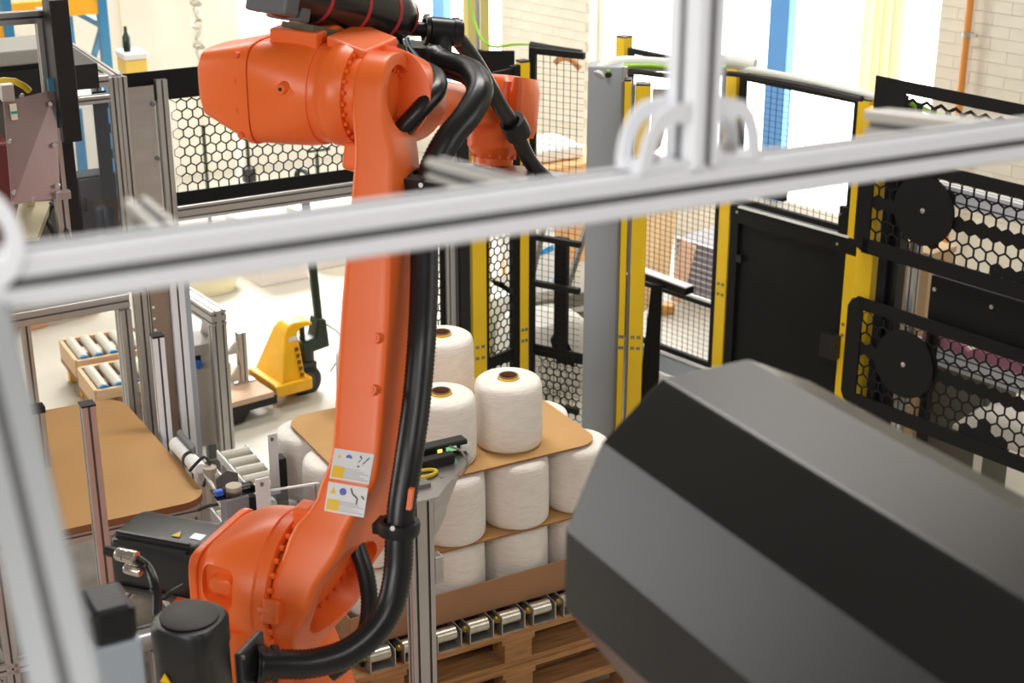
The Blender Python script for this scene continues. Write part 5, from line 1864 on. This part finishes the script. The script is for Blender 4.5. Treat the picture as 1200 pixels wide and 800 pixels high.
# loose wrapped goods on the floor behind, left of the carton
q = q0 - cx * .35 + cy * .2
bb = B(); bb.loft([superring(q + Z * z, cx, cy, a_, a_ * .8, 3, 24) for z, a_ in ((0, .22), (.12, .25), (.26, .21), (.33, .12))])
tag(bb.done('wrapped_bale', mat('foil_cream', (.80, .74, .50), .4), None, smooth=60), 'cream wrapped bale on the floor left of the white carton', 'bale')
# wall-side pallet far left and roller trays in wooden frames
q0 = V((-3.103, 9.256, 0)); q1 = V((-2.783, 9.561, 0))
cx = (q1 - q0).normalized(); cy = V((-cx.y, cx.x, 0))
t = thing('floor_pallet', tuple(q0), 'pale pallet on the floor at the far left behind the blurred post', 'pallet', rz=math.atan2(cx.y, cx.x))
for k in range(4):
    bb = B(); bb.box(q0 + cx * .1 + cy * (.06 + k * .2) + Z * .155, (1.0, .15, .025), cx, cy, Z); bb.done('deck_board', mat('pink_wood', (.74, .56, .50), .7), t)
for a_ in (-.32, .13, .52):
    for c_ in (.07, .62):
        bb = B(); bb.box(q0 + cx * a_ + cy * c_ + Z * .072, (.14, .12, .14), cx, cy, Z); bb.done('block', mat('orange_wood', (.55, .28, .14), .8), t)
for k, (pf, nr, lab) in enumerate((((-2.448, 8.214, 0.22), 4, 'far roller tray of grey rollers in a wooden frame'), ((-2.235, 7.792, 0.22), 3, 'near roller tray of grey rollers in a wooden frame'))):
    o_ = V(pf)
    t = thing('roller_tray', (o_.x, o_.y, .12), lab, 'roller conveyor', 'roller trays in wooden frames', math.atan2(UX.y, UX.x))
    LX = UX; LY = VX
    dl_, W_ = .36, .44
    bb = B(); bb.bar(o_, o_ + LX * W_, .02, .055); bb.done('front_board', WOOD_P, t)
    bb = B(); bb.bar(o_ + LY * dl_, o_ + LX * W_ + LY * dl_, .02, .06); bb.done('back_board', WOOD_P, t)
    for e_ in (0, W_):
        bb = B(); bb.bar(o_ + LX * e_ - Z * .03, o_ + LX * e_ + LY * dl_ - Z * .03, .02, .12); bb.done('side_board', WOOD_P, t)
    for i in range(5):
        u_ = .052 + i * .084
        bb = B(); bb.cyl(o_ + LX * u_ + LY * .03 + Z * .012, o_ + LX * u_ + LY * (dl_ - .02) + Z * .012, .031, n=18); rr_ = bb.done('roller', PVC, t, smooth=40)
        bb = B(); bb.cyl(o_ + LX * u_ + LY * .012 + Z * .012, o_ + LX * u_ + LY * .032 + Z * .012, .032, n=18); bb.done('blue_end_cap', BLUE_P, rr_, smooth=40)
    bb = B(); bb.box(o_ + LX * (W_ / 2) + LY * dl_ / 2 - Z * .09, (W_ + .02, dl_, .03), LX, LY, Z); bb.done('base_board', WOOD_D, t)
    for s_ in (0.05, dl_ - .05):
        for e_ in (.05, W_ - .05):
            bb = B(); bb.box(o_ + LX * e_ + LY * s_ - Z * .16, (.07, .05, .11), LX, LY, Z); bb.done('foot', mat('foot_orange', (.70, .36, .03), .5), t)

# capped profile post standing before the machine table
g = V((-1.383, 5.729, 1.365))
t = thing('guide_post', (g.x, g.y, 0), 'tall guide post with a black cap beside the grey column, behind the board corner', 'post')
member(t, 'post_profile', (g.x, g.y, 0), (g.x, g.y, g.z), .045, .045, up=UX, m=ALU_W)
bb = B(); bb.box((g.x, g.y, g.z + .004), (.046, .046, .008), UX, VX, Z); bb.done('end_cap', BLACK, t)

# narrow roller track and sensor gear between stand and cones
for k, (pf, z0) in enumerate((((-1.143, 6.334, 0.45), .45), ((-1.226, 5.99, 0.5), .50))):
    o_ = V(pf)
    t = thing('roller_track', (o_.x, o_.y, 0), ('right narrow roller track running back beside the white strips', 'left narrow roller track under the sensor box')[k], 'roller conveyor', 'narrow roller tracks', math.atan2(UX.y, UX.x))
    for s_ in (-.07, .07):
        bb = B(); bb.bar(o_ + UX * s_ - VX * .35, o_ + UX * s_ + VX * .32, .008, .04); bb.done('side_rail', WHITE, t)
        for v_ in (-.25, .25):
            bb = B(); bb.bar(o_ + UX * s_ * .9 + VX * v_ - Z * (z0 - .0), o_ + UX * s_ * .9 + VX * v_ - Z * .02, .03, .03, UX); bb.done('leg', ALU, t)
    for i in range(7):
        v_ = -.30 + i * .095
        bb = B(); bb.cyl(o_ - UX * .066 + VX * v_, o_ + UX * .066 + VX * v_, .030, n=16); bb.done('roller', PVC, t, smooth=40)
q = V((-0.9632, 4.899, 1.031))
t = thing('sensor_box', (q.x, q.y, 0), 'grey valve box with a teal plug on the conveyor frame left of the robot', 'control box', rz=math.atan2(UX.y, UX.x))
bb = B(); bb.box(q, (.085, .07, .14), UX, VX, Z); bb.done('box_body', mat('valve_grey', (.22, .21, .24), .5), t, bevel=.004)
bb = B(); bb.box(q + UX * .055 - VX * .01, (.025, .06, .13), UX, VX, Z); bb.done('box_side', BLACK, t)
bb = B(); bb.box(q + UX * .045 - VX * .04 - Z * .03, (.03, .02, .04), UX, VX, Z); bb.done('teal_plug', TEAL, t)
bb = B(); bb.cyl(q + Z * .07, q + Z * .105, .028, n=16); bb.done('top_valve', mat('valve_tan', (.45, .38, .30), .5), t, smooth=40)
bb = B(); bb.box(q + UX * .0 + Z * .085, (.15, .09, .006), UX, VX, Z); bb.done('clear_plate', CLEAR, t)
bb = B(); bb.bar((q.x, q.y, 0), (q.x, q.y, q.z - .07), .04, .04, UX); bb.done('upright', ALU, t)
bb = B(); bb.box(q - UX * .10 - Z * .085, (.20, .05, .02), UX, VX, Z); bb.done('shelf', STEEL, t)
bb = B(); bb.box(q - UX * .06 + Z * .10 - VX * .02, (.025, .02, .018), UX, VX, Z); bb.done('blue_valve', mat('valve_blue', (.03, .12, .60), .4), t)
for k, pts in enumerate((((-1.096, 5.022, 1.069), (-1.072, 5.046, 1.131), (-1.09, 5.061, 1.167), (-1.126, 5.05, 1.139), (-1.144, 5.042, 1.119)), ((-1.09, 5.038, 1.111), (-1.05, 4.977, 1.091), (-1.026, 4.916, 1.073), (-1.005, 4.904, 1.042)), ((-1.094, 4.902, 1.037), (-1.055, 4.908, 1.053), (-1.017, 4.91, 1.059), (-0.987, 4.915, 1.07)))):
    bb = B(); bb.tube([V(p) for p in pts], .006, 8, step=.015); bb.done('air_hose', (BLACK, CABLE_W, BLACK)[k], t, smooth=50)
q = V((-1.069, 5.031, 1.091))
bb = B(); bb.cyl(q - Z * .10, q + Z * .03, .022, .016, 14); bb.cyl(q + Z * .03, q + Z * .05, .024, n=14); bb.done('cylinder', mat('cylinder_tan', (.40, .34, .28), .4, .4), t, smooth=40)
q = V((-1.078, 5.285, 0.9184))
bb = B(); bb.prism([q - UX * .06 - Z * .03, q + UX * .06 - Z * .05, q + UX * .06 + Z * .06, q + UX * .02 + Z * .08, q - UX * .06 + Z * .03], VX * .006); bb.done('smoked_guard', mat('smoked', (.12, .11, .11), .25), t)
t0, t1 = V((-1.299, 5.53, 0.9962)), V((-1.141, 5.222, 1.031))
t = thing('white_pipe', tuple(t0), 'white pipe slanting down between the grey column and the tan board', 'pipe')
bb = B(); bb.cyl(t0, t1, .028, n=18); bb.done('pipe', WHITE, t, smooth=40)
bb = B(); bb.cyl(t0 + (t1 - t0) * .55, t0 + (t1 - t0) * .62, .031, n=18); bb.done('pipe_band', BLACK, t, smooth=40)
bb = B(); bb.bar((t1.x, t1.y, 0), t1, .03, .03, UX); bb.bar((t0.x, t0.y, 0), t0, .03, .03, UX); bb.done('leg', ALU, t)
bb = B(); bb.prism([V((-1.296, 5.548, 1.039)), V((-1.196, 5.342, 1.064)), V((-1.193, 5.333, 1.04)), V((-1.292, 5.538, 1.015))], UX * .02 + VX * .02); bb.done('bracket', SLOT, t)
for k, (pa_, pb_, lab) in enumerate((((-0.8962, 5.363, 1.117), (-0.8962, 5.312, 0.9866), 'tall white flat strip with a screw hole, left of the cones'), ((-0.8552, 4.853, 1.186), (-0.8436, 4.805, 1.064), 'wide white flat strip just above the robot shoulder'))):
    a_, c_ = V(pa_), V(pb_)
    t = thing('white_strip', (a_.x, a_.y, 0), lab, 'strip')
    bb = B(); bb.bar((a_.x, a_.y, c_.z - .12), (a_.x, a_.y, a_.z), .008, .05 if k else .035, UX); bb.done('strip', mat('strip_white', (.70, .68, .70), .5), t)
    bb = B(); bb.bar((a_.x + .01, a_.y + .03, 0), (a_.x + .01, a_.y + .03, c_.z + .02), .05, .05, UX); bb.done('upright', BLACK if k == 0 else ALU, t)
    bb = B(); bb.cyl((a_.x - .002, a_.y - .008, a_.z - .02), (a_.x - .002, a_.y + .01, a_.z - .02), .008, n=10); bb.done('strip_screw', SLOT, t)
g0, g1 = V((-0.8455, 4.882, 1.123)), V((-0.6717, 4.891, 1.148))
t = thing('clear_guard', ((g0.x + g1.x) / 2, (g0.y + g1.y) / 2, 0), 'clear plastic guard sheet standing before the left yarn cones', 'guard')
bb = B(); bb.bar((g0 + g1) / 2 - Z * .09, (g0 + g1) / 2 - Z * .0, (g1 - g0).length, .004, V((0, 1, 0))); bb.done('clear_sheet', CLEAR, t)
bb = B(); bb.bar(g0, g1, .008, .006); bb.done('sheet_edge', WHITE, t)
for g in (g0, g1):
    bb = B(); bb.bar((g.x, g.y, 0), g, .015, .015, UX); bb.done('leg', ALU, t)

# dark low base frame at the bottom left
q = V((-1.341, 4.909, 0.5))
t = thing('tube_rack', (q.x, q.y, 0), 'low frame with a thick grey tube, beside the upright black motor', 'frame', rz=math.atan2(UX.y, UX.x))
bb = B(); bb.cyl(q - UX * .25 , q + UX * .08, .038, n=20); bb.done('grey_tube', mat('tube_grey', (.42, .43, .44), .35, .6), t, smooth=40)
for du in (-.2, .05):
    bb = B(); bb.bar(q + UX * du - Z * .5, q + UX * du - Z * .04, .04, .04, UX); bb.done('leg', ALU, t)
bb = B(); bb.box(q - UX * .05 - VX * .25 - Z * .12, (.35, .2, .006), UX, VX, Z); bb.done('steel_shelf', ALU, t)
for du in (-.2, .1):
    bb = B(); bb.bar(q + UX * du - VX * .25 - Z * .5, q + UX * du - VX * .25 - Z * .12, .03, .03, UX); bb.done('leg', ALU, t)
q = V((-1.899, 6.134, 0))
t = thing('floor_dark_sheet', (q.x, q.y, 0), 'dark brown sheet added over the floor under the board stand to darken it', 'plate', rz=math.atan2(UX.y, UX.x))
bb = B(); bb.box((q.x, q.y, .01), (1.9, 1.9, .02), UX, VX, Z); bb.done('plate', mat('dark_sheet_brown', (.13, .105, .08), .7, vary=.3), t)  # added sheet that darkens the floor under the board stand

# pallet racking at the far left
RO = V((-2.696, 10.45, 1.484))
t = thing('pallet_rack', (RO.x, RO.y, 0), 'blue and orange pallet racking at the top left', 'rack', rz=math.atan2(UX.y, UX.x))
RB = V((RO.x, RO.y, 0))
for du, dv in ((0, 0), (-.02, .9), (-.68, -.35), (-.68, .55)):
    bb = B(); bb.bar(RB + UX * du + VX * dv, RB + UX * du + VX * dv + Z * 3.2, .07, .06, UX); up_ = bb.done('upright', BLUE_R, t)
for z in (1.25, 1.72, 2.2):
    bb = B(); bb.bar(RB + VX * .0 + Z * z + UX * .0, RB + VX * .9 + Z * z - UX * .02, .03, .04); bb.done('side_tie', BLUE_R, t)
bb = B(); bb.bar(RB + Z * 1.28 + VX * .55, RB + Z * 1.72 + VX * .02, .03, .04); bb.done('side_brace', BLUE_R, t)
for z in (1.86,):
    for dv in (-.0, .9):
        bb = B(); bb.bar(RB + Z * z + VX * dv, RB + Z * z + VX * dv - UX * .66, .05, .11); bb.done('load_beam', ORANGE_R, t)
for z in (1.78,):
    bb = B(); bb.bar(RB - UX * .70 + VX * -.35 + Z * z, RB - UX * 2.6 + VX * -.35 + Z * z, .05, .11); bb.done('load_beam', ORANGE_R, t)
bb = B(); bb.box(RB - UX * .33 + VX * .45 + Z * 1.93, (.62, .85, .03), UX, VX, Z); bb.done('shelf', WHITE, t)
bb = B(); bb.box(RB - UX * .33 + VX * .45 + Z * 1.20, (.62, .85, .03), UX, VX, Z); bb.done('shelf', WHITE, t)
bb = B(); bb.box(RB - UX * .33 + VX * .45 + Z * 1.38, (.38, .30, .30), UX, VX, Z)
tag(bb.done('carton', mat('carton_tan', (.72, .55, .42), .7), None, bevel=.004), 'tan carton on the lower shelf of the blue rack', 'carton')
bb = B(); bb.box(RB - UX * .45 + VX * .15 + Z * 1.42, (.10, .08, .38), UX, VX, Z)
tag(bb.done('dark_tool_case', mat('case_dark', (.04, .04, .045), .5), None, bevel=.006), 'dark narrow tool case beside the tan carton in the rack', 'case')
bb = B(); bb.box(RB - UX * 1.2 + VX * .0 + Z * 2.02, (.5, .4, .36), UX, VX, Z); bb.bar(RB - UX * 1.2, RB - UX * 1.2 + Z * 1.84, .1, .1, UX)
tag(bb.done('wrapped_load', mat('wrap_grey', (.30, .26, .22), .5), None, bevel=.01), 'grey brown wrapped load on the orange beam at the top left', 'load')
q = V((-2.454, 10.15, 1.544))
t = thing('yellow_crate', (q.x, q.y, 0), 'yellow crate with a pale lid right of the blue rack', 'crate', rz=math.atan2(UX.y, UX.x))
bb = B(); bb.box((q.x, q.y, q.z - .02), (.14, .2, .09), UX, VX, Z); bb.done('crate_body', mat('crate_yellow', (.90, .62, .12), .5), t, bevel=.004)
bb = B(); bb.box((q.x, q.y, q.z + .05), (.15, .21, .04), UX, VX, Z); bb.done('crate_lid', WHITE, t, bevel=.004)
bb = B(); bb.box((q.x, q.y, (q.z - .07) / 2), (.12, .18, q.z - .07), UX, VX, Z); bb.done('crate_stand', CREAM, t)
c = V((q.x - .02, q.y - .02, q.z + .071))
bb = B(); bb.lathe([(.0, 0), (.026, .0), (.026, .09), (.012, .12), (.010, .16), (.0, .16)], c, Z, 16)
tag(bb.done('dark_bottle', mat('bottle_green', (.01, .025, .015), .15), None, smooth=40), 'dark slim bottle standing on the yellow crate', 'bottle')
# hanging chain on the wall and dark green stands seen through the guard
c0_ = wl(2.9, 0, .12)
c = V((-2.493, 12.57, 1.408))
t = thing('hanging_chain', (c.x, c.y, 1.2), 'pale twisted chain hanging on the bright wall above the cell guard', 'chain')
bb = B()
for i in range(22):
    z = 1.1 + i * .085
    a = i * 1.57
    bb.lathe([(.030, -.012), (.050, -.012), (.050, .012), (.030, .012)], (c.x, c.y, z), V((cos(a), sin(a) * .4, .45)), 14)
o = bb.done('links', mat('chain_pale', (.50, .48, .40), .4), t, smooth=40); o['kind'] = 'stuff'
bb = B(); bb.bar((c.x, c.y, 2.95), (c.x + .3, c.y + .9, 2.95), .03, .03); bb.done('chain_bracket', ALU, t)
for k, (px, D_, top, lab) in enumerate((((-2.258, 11.31, 0.4005), 9, (-2.258, 11.49, 0.8418), 'thin dark green rod stand seen through the left of the perforated guard'), ((-1.948, 11.34, 0.4594), 9, (-1.948, 11.45, 0.7536), 'dark green stand with a black clamp behind the perforated guard'), ((-1.436, 11.31, 0.4005), 9, (-1.436, 11.41, 0.63), 'dark green T shaped stand behind the perforated guard'))):
    p, q = V(px), V(top)
    t = thing('rod_stand', (p.x, p.y, 0), lab, 'stand')
    bb = B(); bb.bar((p.x, p.y, 0), (p.x, p.y, q.z), .022, .022, UX); bb.done('rod', DARKGREEN, t)
    bb = B(); bb.box((p.x, p.y, .02), (.22, .20, .04), UX, VX, Z); bb.done('foot', DARKGREEN, t)
    if k == 1:
        bb = B(); bb.box(p, (.09, .06, .10), UX, VX, Z); bb.done('clamp', BLACK, t, bevel=.005)
        bb = B(); bb.box((p.x - .08, p.y + .1, q.z - .2), (.06, .03, .8), UX, VX, Z); bb.done('white_tube', WHITE, t)
    if k == 2:
        bb = B(); bb.bar(q - UX * .09, q + UX * .09, .025, .02); bb.done('cross_bar', DARKGREEN, t)
        bb = B(); bb.box((p.x - .13, p.y, V((-1.581, 11.26, 0.2652)).z), (.16, .06, .08), UX, VX, Z); bb.done('tool', mat('tool_olive', (.20, .19, .13), .5), t, bevel=.02)

# things behind the fence on the right
q = V((0.2795, 8.876, 0.4858))
t = thing('wrapping_machine', (q.x, q.y, 0), 'grey machine with a white cover and blue stripes, seen through the mesh behind the cones', 'machine', rz=math.atan2(UX.y, UX.x))
bb = B(); bb.box((q.x, q.y + .2, .21), (.75, .5, .42), UX, VX, Z); bb.done('base_cabinet', mat('base_olive', (.26, .24, .20), .5), t, bevel=.006)
for z in (.17, .32):
    bb = B(); bb.box(V((q.x, q.y + .2, z)) - VX * .255, (.76, .012, .03), UX, VX, Z); bb.done('white_rail', WHITE, t)
w0 = V((q.x, q.y, .44))
bb = B(); bb.prism([w0 - UX * .30, w0 + UX * .12, w0 + UX * .10 + Z * .30 + VX * .25, w0 - UX * .26 + Z * .30 + VX * .25], VX * .03); cv = bb.done('white_cover', WHITE, t)
sk = mat('stripe_blue', (.02, .30, .70), .5)
for a_, h_ in ((-.02, .19), (-.20, .07), (.04, .06)):
    bb = B(); p = w0 + UX * a_ + Z * h_ + VX * (h_ * .83 - .004); bb.prism([p - UX * .07 - Z * .018 - VX * .015, p + UX * .07 + Z * .0, p + UX * .08 + Z * .03 + VX * .02, p - UX * .03 + Z * .01], VX * -.003); bb.done('blue_stripe', sk, cv)
for a_, b_ in ((.02, .20), (-.25, -.12), (.28, .20)):
    bb = B(); bb.bar(w0 + UX * a_ - VX * .05, w0 + UX * b_ + Z * .5 - VX * .05, .03, .03); bb.done('arm', mat('arm_grey', (.25, .24, .22), .5), t)
q = V((0.4145, 11.88, 0))
q = V((0.3151, 10.32, 0.8773))
t = thing('tan_cartons', (q.x, q.y, 0), 'orange tan carton stack behind the mesh beside the robot wrist', 'carton', rz=math.atan2(UX.y, UX.x))
bb = B(); bb.box((q.x, q.y, q.z / 2), (.62, .5, q.z), UX, VX, Z); bb.done('carton_body', mat('carton_orange', (.80, .46, .22), .7), t, bevel=.01)
bb = B(); bb.box((q.x - .1, q.y, q.z + .05), (.4, .4, .09), UX, VX, Z); bb.done('white_wrap', WHITE, t, bevel=.02)
# leaning tan sheet, brown sheet and grey slatted stack behind the mesh on the right
a0, a1 = V((0.8006, 9.561, 0)), V((1.057, 9.883, 0))
bb = B(); bb.prism([V((0.7038, 8.69, 0.2851)), V((0.9295, 8.952, 0.4049)), V((1.054, 9.594, 0.9425)), V((0.7492, 9.603, 0.9674))], V((.01, .03, 0)))
tag(bb.done('tan_sheet', mat('sheet_tan', (.72, .50, .28), .7), None), 'large tan sheet leaning behind the mesh right of the yellow posts', 'sheet')
bb = B(); bb.prism([V((0.9752, 9.117, 0.2791)), V((1.028, 9.018, 0.2989)), V((1.162, 9.522, 0.4882)), V((1.065, 9.542, 0.5385))], V((.01, .03, 0)))
tag(bb.done('brown_sheet', mat('sheet_brown', (.50, .30, .19), .7), None), 'narrow brown sheet leaning next to the large tan sheet', 'sheet')
q = V((1.323, 9.917, 0))
t = thing('slat_stack', (q.x, q.y, 0), 'grey stack of flat slats on the floor behind the mesh', 'stack', rz=math.atan2(WX.y, WX.x))
for k in range(9):
    bb = B(); bb.box(q + WN * -.2 + Z * (.02 + k * .042), (.55, .5, .036), WX, WN, Z); bb.done('slat', mat('slat_grey', (.24, .23, .24), .6), t)
    bb = B(); bb.box(q + WN * .055 + Z * (.041 + k * .042), (.56, .02, .007), WX, WN, Z); bb.done('pale_edge', mat('edge_lilac', (.52, .53, .62), .6), t)
bb = B(); bb.cyl(V((1.014, 9.656, 0)), V((1.014, 9.656, 0)) + Z * .06, .05, n=14)
tag(bb.done('orange_plug', mat('plug_orange', (.70, .33, .08), .5), None, bevel=.01), 'small orange brown plug on the floor behind the mesh', 'plug')
# white sheeted goods behind the fence
for k, (px, w_, h_, lab) in enumerate((((0.2936, 8.311, 0), .5, .40, 'white sheeted goods on the floor low behind the mesh near the cones'), ((-0.061, 8.695, 0), .42, .42, 'white sheeted goods low behind the narrow perforated door'))):
    q = V(px)
    bb = B(); bb.loft([superring(q + VX * .25 + Z * z, UX, VX, w_ / 2 * s, .2 * s, 4, 28) for z, s in ((0, 1), (h_ * .6, 1.0), (h_ * .9, .95), (h_, .8))])
    tag(bb.done('sheeted_goods', mat('sheet_white', (.80, .79, .74), .8), None, smooth=50), lab, 'goods', 'sheeted goods behind the fence')
# ------------------------------------------------------------------ foreground: rail frame, hood, column
A_, C_ = V((-0.4437, 1.014, 3.227)), V((0.7339, 1.823, 3.154))
t = thing('guard_railing', (0.1, 1.4, 0), 'blurred bright aluminium profile rail crossing the whole view in front', 'rail', rz=0)
rd = (C_ - A_).normalized()
rn0 = V((-rd.y, rd.x, 0)).normalized()
A_, C_ = A_ + rn0 * .017, C_ + rn0 * .017
bb = B(); bb.profile(A_, C_, .034, .041); bb.done('cross_rail', [ALU_W, SLOT], t)
r82 = V((0.1751, 1.449, 3.185))
pz = A_ + rd * ((r82 - A_).dot(rd))
rn = V((-rd.y, rd.x, 0)).normalized()
bb = B(); bb.profile(pz + Z * .021, pz + Z * .75, .045, .034, up=rd); bb.done('upright', [ALU_W, SLOT], t)
for sg, w in ((-1, .055), (1, .050)):
    o = pz + rd * sg * .022 + Z * .021
    # quarter round corner bracket: two plates with an arched web
    pts_o = [(0, .062), (.018, .060)] + [(.018 + (w - .018) * sin(a), .060 * cos(a)) for a in [i * pi / 2 / 8 for i in range(1, 9)]] + [(w, 0), (w - .012, 0)] + [(.018 + (w - .032) * sin(a), .044 * cos(a)) for a in [pi / 2 - i * pi / 2 / 8 for i in range(0, 9)]] + [(0, .044)]
    for off in (-.019, .013):
        bb = B(); bb.prism([o + rd * sg * x + Z * z + rn * off for x, z in pts_o], rn * .006); bb.done('corner_bracket', ALU_W, t)
    bb = B(); bb.box(o + rd * sg * (w * .5) + Z * .003, (w, .036, .006), rd, rn, Z); bb.done('bracket_foot', ALU_W, t)
    bb = B(); bb.cyl(o + rd * sg * (w * .5) + Z * .006, o + rd * sg * (w * .5) + Z * .014, .008, n=12); bb.done('bracket_bolt', STEEL, t)
# stub arms running back from the rail
for px, far, w in (((-0.2473, 1.159, 3.214), (-0.3291, 1.33, 3.2), .022), ((0.0157, 1.395, 3.184), (-0.0791, 1.579, 3.17), .022), ((0.5486, 1.708, 3.161), (0.4671, 1.981, 3.12), .036)):
    p, q = V(px), V(far)
    s = A_ + rd * ((p - A_).dot(rd)) + rn * .02
    bb = B(); bb.profile(s, q, w, w); bb.done('stub_arm', [ALU, SLOT], t)
# leaning leg at the left end, with round bracket
l0, l1 = V((-0.3845, 1.066, 3.195)), V((-0.2812, 0.8561, 2.99))
ldn = (l1 - l0).normalized()
bb = B(); bb.profile(l0, l1 + ldn * 2.9, .045, .045, up=V((1, .3, 0))); bb.done('leaning_leg', [mat('leg_aluminium', (.34, .355, .37), .45, .2), SLOT], t)
bb = B(); bb.lathe([(.030, -.01), (.042, -.01), (.042, .01), (.030, .01)], V((-0.3905, 1.068, 3.254)), V((.4, -1, 0)), 28); bb.done('corner_bracket', ALU_W, t, smooth=40)

# faceted black hood on the right
HO = V((0.1249, 1.996, 2.664))
HV = VX.copy()
HT = 0
hpts = [(.2445, .0766), (.0966, .0772), (0, 0), (-.0576, -.1232), (-.0587, -.2471), (.0396, -.3931), (.19, -.45), (.36, -.40), (.44, -.25), (.43, -.10), (.36, .02)]
def hpv(u, z, d):
    return HO + UX * u + Z * z - HV * d
t = thing('faceted_hood', tuple(HO), 'large black faceted hood blurred in the lower right foreground', 'hood', rz=math.atan2(UX.y, UX.x))
bb = B(); bb.loft([[hpv(u, z, 0) for u, z in hpts], [hpv(u, z, 1.55) for u, z in hpts]]); bb.done('hood_shell', HOOD, t, bevel=.004)
bb = B(); bb.bar(hpv(.20, -.40, .9), (hpv(.20, -.40, .9).x, hpv(.20, -.40, .9).y, 0), .12, .12, UX); bb.done('leg', BLACK, t)
bb = B(); bb.bar(hpv(.20, -.44, .05), hpv(.20, -.44, .35), .08, .03); bb.done('lower_bracket', GREY_P, t)

# grey column with black cap at the lower left
q = V((-0.6251, 2.117, 2.289))
t = thing('grey_column', (q.x, q.y, 0), 'blurred blue grey box column with a black cap in the lower left corner', 'post')
bb = B(); bb.box((q.x, q.y, q.z / 2 - .02), (.075, .10, q.z + .03), UX, VX, Z); bb.done('column_tube', GREY_BL, t, bevel=.004)
bb = B(); bb.box((q.x, q.y, q.z + .025), (.07, .095, .06), UX, VX, Z); bb.done('black_cap', BLACK, t, bevel=.012)
